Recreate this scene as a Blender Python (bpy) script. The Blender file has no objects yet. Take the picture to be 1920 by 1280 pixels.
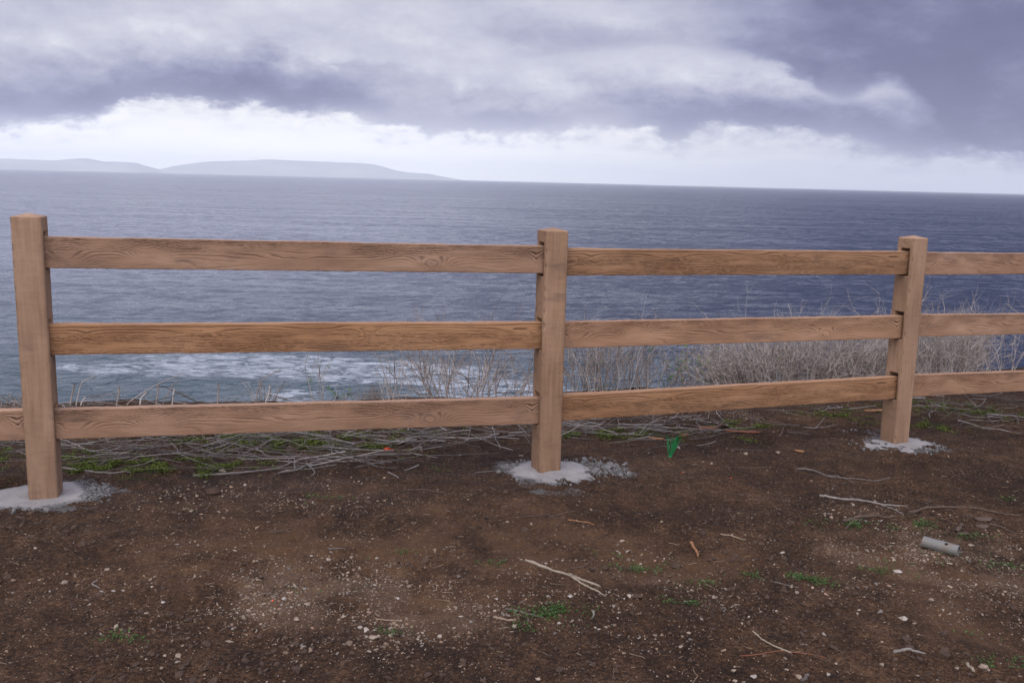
import bpy, bmesh, math, random
import numpy as np
from mathutils import Matrix, Vector

random.seed(7)
RNG = np.random.default_rng(11)
R = math.radians
SC = bpy.context.scene
COL = SC.collection

# ------------------------------------------------------------------ camera
FPX, PITCH, ROLL, CAMZ = 1758.0, 9.73, 1.41, 1.50      # focal length in pixels of a 1920 wide frame
cam_data = bpy.data.cameras.new('camera')
cam_data.sensor_width = 36.0
cam_data.lens = 36.0 * FPX / 1920.0
cam_data.clip_start = 0.05
cam_data.clip_end = 400000.0
cam = bpy.data.objects.new('camera', cam_data)
COL.objects.link(cam)
cam.matrix_world = (Matrix.Translation((0, 0, CAMZ)) @ Matrix.Rotation(R(90 - PITCH), 4, 'X')
                    @ Matrix.Rotation(R(ROLL), 4, 'Z'))
SC.camera = cam
SC.view_settings.view_transform = 'Standard'
SC.view_settings.look = 'None'
SC.view_settings.exposure = 0.0
SC.view_settings.gamma = 1.0
SC.cycles.max_bounces = 6
SC.cycles.diffuse_bounces = 3
SC.cycles.glossy_bounces = 3
SC.cycles.transmission_bounces = 3
SC.cycles.volume_bounces = 3
SC.cycles.transparent_max_bounces = 6
SC.cycles.caustics_reflective = False
SC.cycles.caustics_refractive = False

_p, _r = R(PITCH), R(ROLL)
_F = np.array([0, math.cos(_p), -math.sin(_p)])
_u0 = np.array([0, math.sin(_p), math.cos(_p)])
_x0 = np.array([1.0, 0, 0])
_RT = _x0 * math.cos(_r) + _u0 * math.sin(_r)
_UP = -_x0 * math.sin(_r) + _u0 * math.cos(_r)
EYE = np.array([0, 0, CAMZ])


def ray(px, py):
    d = _F + _RT * (px - 960) / FPX - _UP * (py - 640) / FPX
    return d / np.linalg.norm(d)


def azel(px, py):
    d = ray(px, py)
    return math.degrees(math.atan2(d[0], d[1])), math.degrees(math.asin(d[2]))


def on_z(px, py, z):
    d = ray(px, py)
    return EYE + d * ((z - CAMZ) / d[2])


def srgb(r, g, b):
    f = lambda c: c / 12.92 if c <= 0.04045 else ((c + 0.055) / 1.055) ** 2.4
    return (f(r / 255), f(g / 255), f(b / 255), 1.0)


# ------------------------------------------------------------------ node helpers
class V:
    """a float or vector socket with arithmetic"""
    def __init__(s, nt, sock): s.nt, s.s = nt, sock
    def _m(s, op, *o, clamp=False):
        n = s.nt.nodes.new('ShaderNodeMath'); n.operation = op; n.use_clamp = clamp
        for i, a in enumerate((s,) + o):
            if isinstance(a, V): s.nt.links.new(a.s, n.inputs[i])
            else: n.inputs[i].default_value = a
        return V(s.nt, n.outputs[0])
    def __add__(s, o): return s._m('ADD', o)
    __radd__ = __add__
    def __sub__(s, o): return s._m('SUBTRACT', o)
    def __rsub__(s, o): return (s * -1.0) + o
    def __mul__(s, o): return s._m('MULTIPLY', o)
    __rmul__ = __mul__
    def __truediv__(s, o): return s._m('DIVIDE', o)
    def __pow__(s, o): return s._m('POWER', o)
    def clamp(s): return s._m('ADD', 0.0, clamp=True)
    def smooth(s, a, b):
        n = s.nt.nodes.new('ShaderNodeMapRange'); n.interpolation_type = 'SMOOTHSTEP'
        s.nt.links.new(s.s, n.inputs['Value'])
        n.inputs['From Min'].default_value = a; n.inputs['From Max'].default_value = b
        return V(s.nt, n.outputs[0])
    def mix(s, a, b):   # s is the factor, a/b floats or V
        return (s * -1.0 + 1.0) * a + s * b


def new_mat(name):
    m = bpy.data.materials.new(name); m.use_nodes = True
    nt = m.node_tree; nt.nodes.clear()
    out = nt.nodes.new('ShaderNodeOutputMaterial')
    b = nt.nodes.new('ShaderNodeBsdfPrincipled')
    nt.links.new(b.outputs[0], out.inputs[0])
    return m, nt, b


def coords(nt, kind='Object', scale=(1, 1, 1)):
    t = nt.nodes.new('ShaderNodeTexCoord')
    mp = nt.nodes.new('ShaderNodeMapping'); mp.inputs['Scale'].default_value = scale
    nt.links.new(t.outputs[kind], mp.inputs[0])
    return mp.outputs[0]


def noise(nt, vec, scale, detail=4, rough=0.55, dist=0.0):
    n = nt.nodes.new('ShaderNodeTexNoise'); n.inputs['Scale'].default_value = scale
    n.inputs['Detail'].default_value = detail; n.inputs['Roughness'].default_value = rough
    n.inputs['Distortion'].default_value = dist
    nt.links.new(vec, n.inputs['Vector'])
    return V(nt, n.outputs[0])


def ramp(nt, fac, stops, interp='LINEAR'):
    n = nt.nodes.new('ShaderNodeValToRGB'); e = n.color_ramp; e.interpolation = interp
    while len(e.elements) < len(stops): e.elements.new(0.5)
    for el, (p, c) in zip(e.elements, stops): el.position = p; el.color = c
    nt.links.new(fac.s if isinstance(fac, V) else fac, n.inputs[0])
    return n.outputs[0]


def mixc(nt, fac, a, b, mode='MIX'):
    n = nt.nodes.new('ShaderNodeMix'); n.data_type = 'RGBA'; n.blend_type = mode
    ins = [i for i in n.inputs if i.type == 'RGBA']
    f = n.inputs[0]
    if isinstance(fac, V): nt.links.new(fac.s, f)
    else: f.default_value = fac
    for sock, val in zip(ins, (a, b)):
        if isinstance(val, tuple): sock.default_value = val
        else: nt.links.new(val, sock)
    return [o for o in n.outputs if o.type == 'RGBA'][0]


def attr(nt, name, what='Fac'):
    n = nt.nodes.new('ShaderNodeAttribute'); n.attribute_name = name
    return n.outputs[what] if what != 'Fac' else V(nt, n.outputs['Fac'])


def bump(nt, bsdf, height, strength, dist):
    n = nt.nodes.new('ShaderNodeBump'); n.inputs['Strength'].default_value = strength
    n.inputs['Distance'].default_value = dist
    nt.links.new(height.s, n.inputs['Height'])
    nt.links.new(n.outputs[0], bsdf.inputs['Normal'])
    return n


# ------------------------------------------------------------------ world: overcast sky
SUN_EL, SUN_AZ = 52.0, -152.0        # soft sun high behind the photographer's left shoulder
world = bpy.data.worlds.new('World'); SC.world = world; world.use_nodes = True
nt = world.node_tree; nt.nodes.clear()
w_out = nt.nodes.new('ShaderNodeOutputWorld'); w_bg = nt.nodes.new('ShaderNodeBackground')
nt.links.new(w_bg.outputs[0], w_out.inputs[0])
tc = nt.nodes.new('ShaderNodeTexCoord')
sep = nt.nodes.new('ShaderNodeSeparateXYZ'); nt.links.new(tc.outputs['Generated'], sep.inputs[0])
dx, dy, dz = (V(nt, sep.outputs[i]) for i in range(3))
DEG = 180 / math.pi
az = dx._m('ARCTAN2', dy) * DEG
el = dz._m('ARCSINE') * DEG


def wmap(scale, loc=(0, 0, 0)):
    mp = nt.nodes.new('ShaderNodeMapping'); mp.inputs['Scale'].default_value = scale
    mp.inputs['Location'].default_value = loc
    nt.links.new(tc.outputs['Generated'], mp.inputs[0]); return mp.outputs[0]


n1 = (noise(nt, wmap((9, 9, 24)), 1.0, 9, 0.52) - 0.5) * 1.7
n2 = (noise(nt, wmap((34, 34, 70), (3, 1, 2)), 1.0, 8, 0.58, 0.25) - 0.5) * 1.7
n6 = (noise(nt, wmap((110, 110, 190), (5, 1, 7)), 1.0, 6, 0.7, 0.8) - 0.5) * 1.7
n5 = noise(nt, wmap((5, 5, 16), (2, 8, 5)), 1.0, 5, 0.55, 0.3)
n3 = noise(nt, wmap((14, 14, 30), (7, 5, 1)), 1.0, 4, 0.5) - 0.5
n4 = (noise(nt, wmap((10, 10, 120), (1, 9, 4)), 1.0, 6, 0.6) - 0.5) * 1.6


def curve(x, pts, x0, x1, y0, y1):
    """float curve through (x, y) points"""
    n = nt.nodes.new('ShaderNodeFloatCurve')
    c = n.mapping.curves[0]
    P = [((a - x0) / (x1 - x0), (b - y0) / (y1 - y0)) for a, b in pts]
    while len(c.points) < len(P): c.points.new(0.5, 0.5)
    for q, (a, b) in zip(c.points, P): q.location = (a, b); q.handle_type = 'AUTO_CLAMPED'
    n.mapping.update()
    nt.links.new(((x - x0) / (x1 - x0)).clamp().s, n.inputs['Value'])
    return V(nt, n.outputs[0]) * (y1 - y0) + y0


e1_px = [(-60, 229), (60, 229), (175, 222), (215, 203), (270, 184), (330, 181), (385, 192), (440, 201), (475, 195),
         (515, 206), (560, 220), (610, 208), (680, 214), (720, 234), (800, 246), (900, 249), (980, 249), (1060, 243),
         (1085, 229), (1150, 231), (1225, 244), (1262, 258), (1292, 247), (1312, 237), (1400, 241), (1500, 247),
         (1600, 263), (1680, 284), (1790, 289), (1930, 299)]
e2_px = [(840, 40), (900, 90), (960, 112), (1040, 106), (1130, 96), (1250, 84), (1310, 90), (1380, 104), (1450, 122), (1520, 150),
         (1580, 176), (1612, 172), (1655, 152), (1690, 164), (1720, 188), (1780, 245), (1850, 292), (1940, 296)]
azw = az + n3 * 2.2
elw = el + n1 * 0.75 + n2 * 0.85 + n6 * 0.22
E1 = curve(azw, [azel(*p) for p in e1_px], -32, 32, 0, 12)
E2 = curve(azw, [azel(*p) for p in e2_px], -6, 32, 0, 12)
t1 = elw - E1
t2 = elw - E2
soft = n5.smooth(.40, .62)
mask_cloud = soft.mix(t1.smooth(-0.22, 0.30), t1.smooth(-0.65, 0.70))
mask_up = soft.mix(t2.smooth(-0.45, 0.6), t2.smooth(-0.16, 0.30)) * az.smooth(azel(850, 100)[0], azel(1060, 100)[0])


def azpts(pts, y=150): return [(azel(x, y)[0], v) for x, v in pts]


s_band = curve(az, azpts([(-100, .955), (500, .97), (960, .955), (1250, .915), (1550, .865), (1930, .83)], 300),
               -32, 32, 0, 1) + n4 * 0.06
deck_low = curve(az, azpts([(-100, .64), (450, .60), (640, .64), (760, .73), (1000, .715), (1250, .645), (1500, .60),
                            (1700, .54), (1930, .48)]), -32, 32, 0, 1)
deck_high = curve(az, azpts([(-100, .785), (450, .80), (700, .80), (960, .80), (1250, .80), (1600, .77), (1930, .60)]),
                  -32, 32, 0, 1)
deck = t1.smooth(0.9, 3.9).mix(deck_low, deck_high) + n1 * 0.17 + n2 * 0.085 + n6 * .03 - t1.smooth(.1, .9) * (1.0 - t1.smooth(.9, 2.4)) * .03
for (x, y, rx, ry, a) in [(430, 165, 230, 38, -.045), (100, 195, 150, 35, -.04), (868, 165, 14, 20, .11), (895, 165, 10, 8, .06), (620, 108, 55, 16, .06),
                          (118, 66, 22, 14, .05), (1000, 165, 120, 35, .03), (1420, 212, 170, 26, -.05), (780, 55, 60, 50, .03),
                          (240, 20, 260, 40, .02), (540, 70, 140, 30, .02), (1150, 140, 130, 28, .04), (1480, 140, 110, 22, .06), (1660, 175, 50, 18, .02), (60, 120, 120, 30, -.03), (330, 95, 120, 26, .03), (560, 145, 90, 26, -.04), (760, 120, 60, 24, .03), (700, 200, 60, 20, -.03), (960, 215, 120, 18, -.03), (1300, 150, 60, 26, .03)]:
    a0, b0 = azel(x, y); sa, sb = rx / 30.7, ry / 30.7
    q = ((azw - a0) / sa) ** 2.0 + ((elw - b0) / sb) ** 2.0
    deck = deck + (q * -1.0)._m('EXPONENT') * a
up = curve(az, azpts([(840, .78), (1000, .73), (1150, .72), (1300, .67), (1450, .58), (1600, .50), (1750, .475), (1930, .455)]),
           -6, 32, 0, 1) + n1 * 0.24 + n2 * 0.09 + n6 * .02
for (x, y, rx, ry, a) in [(1190, 30, 160, 30, .06), (1380, 40, 90, 30, .03), (1600, 130, 120, 40, -.04), (1790, 110, 90, 60, -.03)]:
    a0, b0 = azel(x, y); sa, sb = rx / 30.7, ry / 30.7
    q = ((azw - a0) / sa) ** 2.0 + ((elw - b0) / sb) ** 2.0
    up = up + (q * -1.0)._m('EXPONENT') * a
s_band = s_band - t1.smooth(-1.7, -.15) * (n2 * .30 + .04)
s_cl = mask_up.mix(deck, up)
s_front = mask_cloud.mix(s_band, s_cl)
# the rest of the dome: grey overcast, brighter ahead-left and overhead
s_dome = curve(az, [(-180, .88), (-90, .86), (-60, .80), (-25, .72), (-4, .72), (4, .69), (12, .58), (20, .38), (32, .27), (62, .58), (120, .82), (180, .88)],
               -180, 180, 0, 1) + n1 * 0.22
s_all = el.smooth(11.0, 17.0).mix(s_front, s_dome)
side = az._m('ABSOLUTE').smooth(32, 50)
s_all = side.mix(s_all, s_dome)
sky_col = ramp(nt, s_all.clamp(), [(0.0, srgb(62, 62, 92)), (0.45, srgb(113, 112, 150)), (0.60, srgb(147, 148, 181)),
                                   (0.75, srgb(188, 189, 210)), (0.85, srgb(214, 215, 229)), (0.93, srgb(240, 241, 247)),
                                   (1.0, srgb(253, 253, 254))])
gain = (dz * 0.80 - dy * 0.55).smooth(0.1, 0.85) * 2.2 + 1.0 + (1.0 - el.smooth(0.3, 4.6)) * az.smooth(16, -10) * 0.38 + az.smooth(10, -10) * (1.0 - az._m('ABSOLUTE').smooth(34, 60)) * el.smooth(11.0, 15.5) * (1.0 - el.smooth(36, 55)) * 3.1
gn = nt.nodes.new('ShaderNodeVectorMath'); gn.operation = 'SCALE'
nt.links.new(sky_col, gn.inputs[0]); nt.links.new(gain.s, gn.inputs['Scale'])
nis = nt.nodes.new('ShaderNodeTexSky'); nis.sky_type = 'NISHITA'; nis.sun_disc = False
nis.sun_elevation = R(SUN_EL); nis.sun_rotation = R(SUN_AZ)
ns = nt.nodes.new('ShaderNodeVectorMath'); ns.operation = 'SCALE'; ns.inputs['Scale'].default_value = 0.08
nt.links.new(nis.outputs[0], ns.inputs[0])
wm = mixc(nt, 0.03, gn.outputs[0], ns.outputs[0])     # the clear sky barely shows through the cloud
nt.links.new(wm, w_bg.inputs[0]); w_bg.inputs[1].default_value = 1.0

sun_d = bpy.data.lights.new('sun', 'SUN'); sun_d.energy = 0.7; sun_d.angle = R(40); sun_d.color = (1.0, 0.95, 0.88)
sun = bpy.data.objects.new('sun', sun_d); COL.objects.link(sun)
_sd = Vector((math.sin(R(SUN_AZ)) * math.cos(R(SUN_EL)), math.cos(R(SUN_AZ)) * math.cos(R(SUN_EL)), math.sin(R(SUN_EL))))
sun.rotation_euler = _sd.to_track_quat('Z', 'Y').to_euler()


# ------------------------------------------------------------------ object helpers
def tag(o, label=None, cat=None, group=None, kind=None):
    if label: o['label'] = label
    if cat: o['category'] = cat
    if group: o['group'] = group
    if kind: o['kind'] = kind
    return o


def empty(name, loc=(0, 0, 0), rz=0.0):
    o = bpy.data.objects.new(name, None); COL.objects.link(o)
    o.location = loc; o.rotation_euler = (0, 0, rz); o.empty_display_size = 0.1
    return o


def link_mesh(name, verts, faces, mat, parent=None, smooth=True, attrs=None, cols=None):
    me = bpy.data.meshes.new(name)
    verts = np.asarray(verts, dtype=np.float32)
    me.vertices.add(len(verts)); me.vertices.foreach_set('co', verts.ravel())
    if isinstance(faces, np.ndarray) and faces.ndim == 2:
        n, k = faces.shape
        me.loops.add(n * k); me.loops.foreach_set('vertex_index', faces.ravel().astype(np.int32))
        me.polygons.add(n); me.polygons.foreach_set('loop_start', np.arange(0, n * k, k, dtype=np.int32))
    else:
        tot = sum(len(f) for f in faces)
        me.loops.add(tot); me.loops.foreach_set('vertex_index', np.fromiter((i for f in faces for i in f), np.int32, tot))
        st = np.zeros(len(faces), np.int32); st[1:] = np.cumsum([len(f) for f in faces])[:-1]
        me.polygons.add(len(faces)); me.polygons.foreach_set('loop_start', st)
    me.update(calc_edges=True); me.validate()
    me.polygons.foreach_set('use_smooth', np.full(len(me.polygons), smooth))
    for k, a in (attrs or {}).items():
        at = me.attributes.new(k, 'FLOAT', 'POINT'); at.data.foreach_set('value', np.asarray(a, np.float32).ravel())
    for k, a in (cols or {}).items():
        a = np.asarray(a, np.float32)
        if a.shape[1] == 3: a = np.hstack([a, np.ones((len(a), 1), np.float32)])
        at = me.attributes.new(k, 'FLOAT_COLOR', 'POINT'); at.data.foreach_set('color', a.ravel())
    if mat: me.materials.append(mat)
    o = bpy.data.objects.new(name, me); COL.objects.link(o)
    if parent: o.parent = parent
    return o


def grid_faces(nu, nv, wrap_v=False):
    i = np.arange(nu - 1)[:, None]; j = np.arange(nv if wrap_v else nv - 1)[None, :]
    j2 = (j + 1) % nv
    return np.stack([i * nv + j, (i + 1) * nv + j, (i + 1) * nv + j2, i * nv + j2], -1).reshape(-1, 4)


_perm = RNG.permutation(512)
_perm = np.concatenate([_perm, _perm, _perm[:2]])
_grad = np.stack([np.cos(np.linspace(0, 2 * np.pi, 64, endpoint=False)), np.sin(np.linspace(0, 2 * np.pi, 64, endpoint=False))], 1)


def pn(x, y, seed=0):
    """gradient noise, about -1..1"""
    x = np.asarray(x, float) + seed * 17.31; y = np.asarray(y, float) + seed * 9.17
    xi = np.floor(x).astype(int); yi = np.floor(y).astype(int)
    xf = x - xi; yf = y - yi
    u = xf * xf * xf * (xf * (xf * 6 - 15) + 10); v = yf * yf * yf * (yf * (yf * 6 - 15) + 10)

    def g(ix, iy, fx, fy):
        h = _perm[(_perm[ix & 511] + iy) & 511] & 63
        return _grad[h, 0] * fx + _grad[h, 1] * fy
    a = g(xi, yi, xf, yf); b = g(xi + 1, yi, xf - 1, yf)
    c = g(xi, yi + 1, xf, yf - 1); d = g(xi + 1, yi + 1, xf - 1, yf - 1)
    return ((a * (1 - u) + b * u) * (1 - v) + (c * (1 - u) + d * u) * v) * 1.5


def fbm(x, y, oct=4, seed=0, gain=0.5):
    s = 0; a = 1.0; f = 1.0
    for k in range(oct):
        s = s + a * pn(np.asarray(x) * f, np.asarray(y) * f, seed + k * 3); a *= gain; f *= 2.03
    return s


def tubes(polys, sides=5):
    """polylines [(points, radii)] -> one mesh of tubes"""
    VV, FF, off = [], [], 0
    ang = np.linspace(0, 2 * np.pi, sides, endpoint=False)
    ca, sa = np.cos(ang), np.sin(ang)
    for pts, rad in polys:
        pts = np.asarray(pts, float); n = len(pts)
        rad = np.broadcast_to(np.asarray(rad, float), (n,))
        t = np.gradient(pts, axis=0); t /= (np.linalg.norm(t, axis=1, keepdims=True) + 1e-9)
        ref = np.array([0, 0, 1.0]) if abs(t[:, 2].mean()) < 0.8 else np.array([1.0, 0, 0])
        a = np.cross(t, ref); a /= (np.linalg.norm(a, axis=1, keepdims=True) + 1e-9)
        b = np.cross(t, a)
        ring = pts[:, None] + rad[:, None, None] * (a[:, None] * ca[None, :, None] + b[:, None] * sa[None, :, None])
        VV.append(ring.reshape(-1, 3))
        f = grid_faces(n, sides, True) + off
        FF.extend(map(tuple, f))
        FF.append(tuple(off + k for k in range(sides))[::-1]); FF.append(tuple(off + (n - 1) * sides + k for k in range(sides)))
        off += n * sides
    return np.concatenate(VV), FF


def spline(pts, n):
    """smooth resampling of a polyline (Catmull-Rom)"""
    P = np.asarray(pts, float)
    if len(P) < 3: return P[0] + (P[-1] - P[0]) * np.linspace(0, 1, n)[:, None]
    Q = np.vstack([2 * P[0] - P[1], P, 2 * P[-1] - P[-2]])
    out = []
    for s in np.linspace(0, len(P) - 1 - 1e-6, n):
        i = int(s); t = s - i; p0, p1, p2, p3 = Q[i:i + 4]
        out.append(0.5 * ((2 * p1) + (-p0 + p2) * t + (2 * p0 - 5 * p1 + 4 * p2 - p3) * t ** 2 + (-p0 + 3 * p1 - 3 * p2 + p3) * t ** 3))
    return np.array(out)


# ------------------------------------------------------------------ fence layout (solved from the photograph)
W = 0.125
POSTS = [dict(x=-17.179 * W, y=33.335 * W, zt=CAMZ - 1.657 * W, yaw=15.2, h=10.30 * W),
         dict(x=1.58 * W, y=38.899 * W, zt=CAMZ - 1.985 * W, yaw=19.8, h=10.19 * W),
         dict(x=19.552 * W, y=46.264 * W, zt=CAMZ - 2.292 * W, yaw=25.8, h=10.29 * W)]
for p in POSTS: p['zb'] = p['zt'] - p['h']
P0, P1, P2 = [np.array([p['x'], p['y']]) for p in POSTS]
PM = P0 + (P0 - P1) * 1.0 + np.array([0.0, 0.22])
P3 = P2 + (P2 - P1) + np.array([-0.25, 0.28])
FD = (P2 - P0) / np.linalg.norm(P2 - P0)
FN = np.array([-FD[1], FD[0]])


def base_z(x, y):
    """ground level without roughness, on the plateau"""
    s = (x - P1[0]) * FD[0] + (y - P1[1]) * FD[1]
    z = -0.034 - 0.0155 * s - 0.0016 * s * np.abs(s)
    n = (x - P1[0]) * FN[0] + (y - P1[1]) * FN[1]
    return z + 0.012 * np.clip(-n - 0.5, 0, 4) * 0.3


def ground_pt(px, py, dz=0.0):
    z = -0.05
    for _ in range(6):
        p = on_z(px, py, z); z = float(base_z(p[0], p[1])) + dz
    return on_z(px, py, z)


EDGE = np.array([ground_pt(x, y)[:2] for x, y in [(-900, 782), (-100, 769), (150, 764), (400, 761), (700, 756), (950, 751),
                                                   (1100, 741), (1300, 730), (1500, 719), (1700, 708), (1920, 694), (2500, 670)]])


def edge_y(x):
    return np.interp(x, EDGE[:, 0], EDGE[:, 1])


PATCH = lambda px, py, rx, ry: (ground_pt(px, py), rx, ry)


def blob(x, y, c, rx, ry):
    return np.exp(-((x - c[0]) / rx) ** 2 - ((y - c[1]) / ry) ** 2)


GRAVEL = [(650, 1110, .42, .34, 1.0), (560, 1130, .25, .2, .7), (1230, 1090, .35, .28, .6), (1700, 1030, .45, .3, .6), (1850, 1080, .5, .4, .9),
          (1000, 1150, .6, .3, .35), (430, 950, .5, .3, .3), (560, 930, .5, .25, .35), (1350, 770, .7, .35, .55), (1650, 960, .3, .15, .5), (300, 1100, .6, .5, .2)]
GRAVEL = [(ground_pt(a, b), rx, ry, w) for a, b, rx, ry, w in GRAVEL]


def relief(x, y):
    """roughness of the soil"""
    z = 0.020 * fbm(x * 0.9, y * 0.9, 2, 1) + 0.010 * fbm(x * 3.1, y * 3.1, 3, 5)
    rough = 0.35 + 0.65 * np.clip(fbm(x * 1.3, y * 1.3, 2, 21) + 0.45, 0, 1)
    z = z + rough * (0.0085 * fbm(x * 13, y * 13, 3, 9) + 0.0055 * np.abs(pn(x * 34, y * 34, 13)) + 0.0028 * pn(x * 66, y * 66, 15))
    # a hollow dug left of the first post
    c = ground_pt(10, 905)
    z = z - 0.05 * blob(x, y, c, .10, .07)
    return z


def ground_h(x, y):
    x = np.asarray(x, float); y = np.asarray(y, float)
    z = base_z(x, np.minimum(y, 12)) + relief(x, y)
    for p in POSTS:      # flat under the footings
        d = np.hypot(x - p['x'], y - p['y'])
    e = y - edge_y(x) + 0.10 * fbm(x * 1.7, y * 0, 3, 31)
    drop = np.where(e > 0, np.where(e < 1.2, 0.30 * e ** 1.5, 0.30 * 1.2 ** 1.5 + (e - 1.2) * 0.95), 0)
    return z - drop


def gp(px, py, dz=0.0):
    p = ground_pt(px, py)
    z = float(ground_h(p[0], p[1]))
    for _ in range(3):
        p = on_z(px, py, z); z = float(ground_h(p[0], p[1]))
    return np.array([p[0], p[1], z + dz])


# ------------------------------------------------------------------ ground
xs = np.concatenate([-np.geomspace(3.5, 400, 34)[::-1], np.arange(-3.45, 4.6, 0.0082), np.geomspace(4.65, 400, 34)])
ys = np.concatenate([-np.geomspace(2, 60, 12)[::-1], np.linspace(-1, 1.9, 14), np.arange(2.0, 6.6, 0.0085), np.arange(6.62, 9.5, 0.03),
                     np.geomspace(9.6, 75, 30)])
GX, GY = np.meshgrid(xs, ys, indexing='ij')
GZ = ground_h(GX, GY)
GZ = np.maximum(GZ, -46.0)
dust = np.zeros_like(GX)
wob = fbm(GX * 6, GY * 6, 3, 41)
for p, k in zip(POSTS, (.85, .9, .75)):
    d = np.hypot(GX - p['x'], (GY - p['y']) * 1.0)
    dust += np.clip(1.1 - d / (0.34 * k) + 0.5 * wob, 0, 1)
for (a, b, rx, ry, w) in [(1120, 878, .22, .10, .9), (1160, 885, .12, .05, .8), (1060, 925, .25, .08, .5), (1760, 845, .2, .08, .6), (190, 915, .12, .12, .7),
                          (130, 955, .2, .05, .4), (960, 955, .10, .03, .5), (1110, 960, .10, .04, .4), (390, 1215, .06, .03, .4)]:
    c = ground_pt(a, b); dust += w * blob(GX, GY, c, rx, ry) * (0.75 + 0.6 * wob)
dust = np.clip(dust, 0, 1)
moss = np.zeros_like(GX)
GREEN = [(60, 850, .5, .16, .7), (200, 868, .45, .13, 1), (380, 872, .35, .13, 1), (150, 880, .12, .06, .6), (480, 825, .6, .2, .8), (560, 830, .35, .15, 1), (700, 835, .25, .12, 1),
         (640, 800, .6, .2, .6), (1100, 815, .25, .1, .9), (1190, 815, .3, .12, .9), (1380, 800, .2, .12, .9), (1390, 830, .08, .06, .6), (1600, 780, .35, .2, .6), (1800, 770, .5, .2, .8), (1760, 800, .2, .1, .8),
         (250, 893, .08, .04, .6)]
GREENP = [(ground_pt(a, b), rx, ry, w) for a, b, rx, ry, w in GREEN]
for c, rx, ry, w in GREENP: moss += w * blob(GX, GY, c, rx, ry)
moss = np.clip(moss * (0.55 + 0.8 * fbm(GX * 5, GY * 5, 3, 51)), 0, 1)
pale = np.zeros_like(GX)
for c, rx, ry, w in GRAVEL: pale += w * blob(GX, GY, c, rx * 1.1, ry * 1.1)
pale = np.clip(pale * (0.6 + 0.7 * fbm(GX * 4, GY * 4, 3, 61)), 0, 1)

dry = np.zeros_like(GX)
for (a, b_, rx, ry, w) in [(620, 1090, .75, .42, 1), (1000, 1010, .8, .35, .8), (450, 980, .6, .35, .6), (1250, 1080, .5, .3, .6), (1700, 1060, .6, .35, .8), (1420, 930, .7, .3, .4), (800, 930, .7, .25, .5), (1850, 1180, .4, .25, .7), (1480, 790, .8, .35, .5)]:
    dry += w * blob(GX, GY, ground_pt(a, b_), rx, ry)
dry = np.clip(dry * (.75 + .8 * fbm(GX * 2.6, GY * 2.6, 4, 65)), 0, 1)
m_soil, nt, b = new_mat('soil')
co = coords(nt, 'Object')
nA = noise(nt, co, 1.1, 5, 0.6); nB = noise(nt, co, 9, 5, 0.65); nC = noise(nt, co, 70, 4, 0.7); nD = noise(nt, co, 260, 3, 0.7)
t = (nA - 0.5) * .7 + (nB - 0.5) * .9 + (nC - 0.5) * 1.5 + (nD - .5) * 1.5 + 0.475
soil = ramp(nt, t, [(0.2, (.0115, .0057, .0028, 1)), (0.42, (.0295, .0141, .0066, 1)), (0.62, (.053, .0264, .0126, 1)), (0.88, (.120, .065, .034, 1))])
soil = mixc(nt, (attr(nt, 'dry') * (nB * .9 + nC * .5)).smooth(.05, .75) * .55, soil, (.108, .056, .028, 1))
sp = (attr(nt, 'pale') * (nB * 0.8 + nC * 0.7)).smooth(0.15, 0.85)
soil = mixc(nt, sp * 0.45, soil, (.135, .085, .054, 1))
# small chips too fine to model
vo = nt.nodes.new('ShaderNodeTexVoronoi'); vo.inputs['Scale'].default_value = 120; nt.links.new(co, vo.inputs['Vector'])
sv = nt.nodes.new('ShaderNodeSeparateColor'); nt.links.new(vo.outputs['Color'], sv.inputs[0])
rnd = V(nt, sv.outputs[0]); d1 = V(nt, vo.outputs['Distance'])
fle = (rnd + attr(nt, 'pale') * 0.16).smooth(0.955, 0.97) * ((rnd * 0.0 + 0.36) - d1).smooth(0.0, 0.08)
soil = mixc(nt, fle, soil, (.25, .18, .125, 1))
vo2 = nt.nodes.new('ShaderNodeTexVoronoi'); vo2.inputs['Scale'].default_value = 320; nt.links.new(co, vo2.inputs['Vector'])
sv2 = nt.nodes.new('ShaderNodeSeparateColor'); nt.links.new(vo2.outputs['Color'], sv2.inputs[0])
fl2 = V(nt, sv2.outputs[1]).smooth(0.94, 0.96) * ((V(nt, vo2.outputs['Distance']) * -1.0) + 0.4).smooth(0, .1)
soil = mixc(nt, fl2 * 0.8, soil, (.19, .13, .09, 1))
dm = (attr(nt, 'dust') * 1.15 + (nB - 0.5) * 0.7 + (nC - 0.5) * 0.8).smooth(0.30, 0.75)
soil = mixc(nt, dm * 0.8, soil, ramp(nt, nC, [(0.35, (.035, .033, .032, 1)), (0.65, (.15, .143, .138, 1))]))
gm = (attr(nt, 'moss') * 1.1 + (nC - 0.5) * 0.9).smooth(0.35, 0.8)
soil = mixc(nt, gm * 0.5, soil, (.030, .040, .009, 1))
nt.links.new(soil, b.inputs['Base Color']); b.inputs['Roughness'].default_value = 0.95
b.inputs['Specular IOR Level'].default_value = 0.2
bump(nt, b, nB * 0.35 + nC * 0.45 + nD * 0.22 + d1 * 0.12, 1.0, 0.020)
ground = link_mesh('ground', np.stack([GX, GY, GZ], -1).reshape(-1, 3), grid_faces(len(xs), len(ys)), m_soil,
                   attrs=dict(dust=dust, moss=moss, pale=pale, dry=dry))
tag(ground, kind='structure')

# ------------------------------------------------------------------ sea
SEA = -40.0
m_sea, nt, b = new_mat('sea_water')
geo = nt.nodes.new('ShaderNodeNewGeometry')
sp_ = nt.nodes.new('ShaderNodeSeparateXYZ'); nt.links.new(geo.outputs['Position'], sp_.inputs[0])
sx, sy = V(nt, sp_.outputs[0]), V(nt, sp_.outputs[1])


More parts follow.
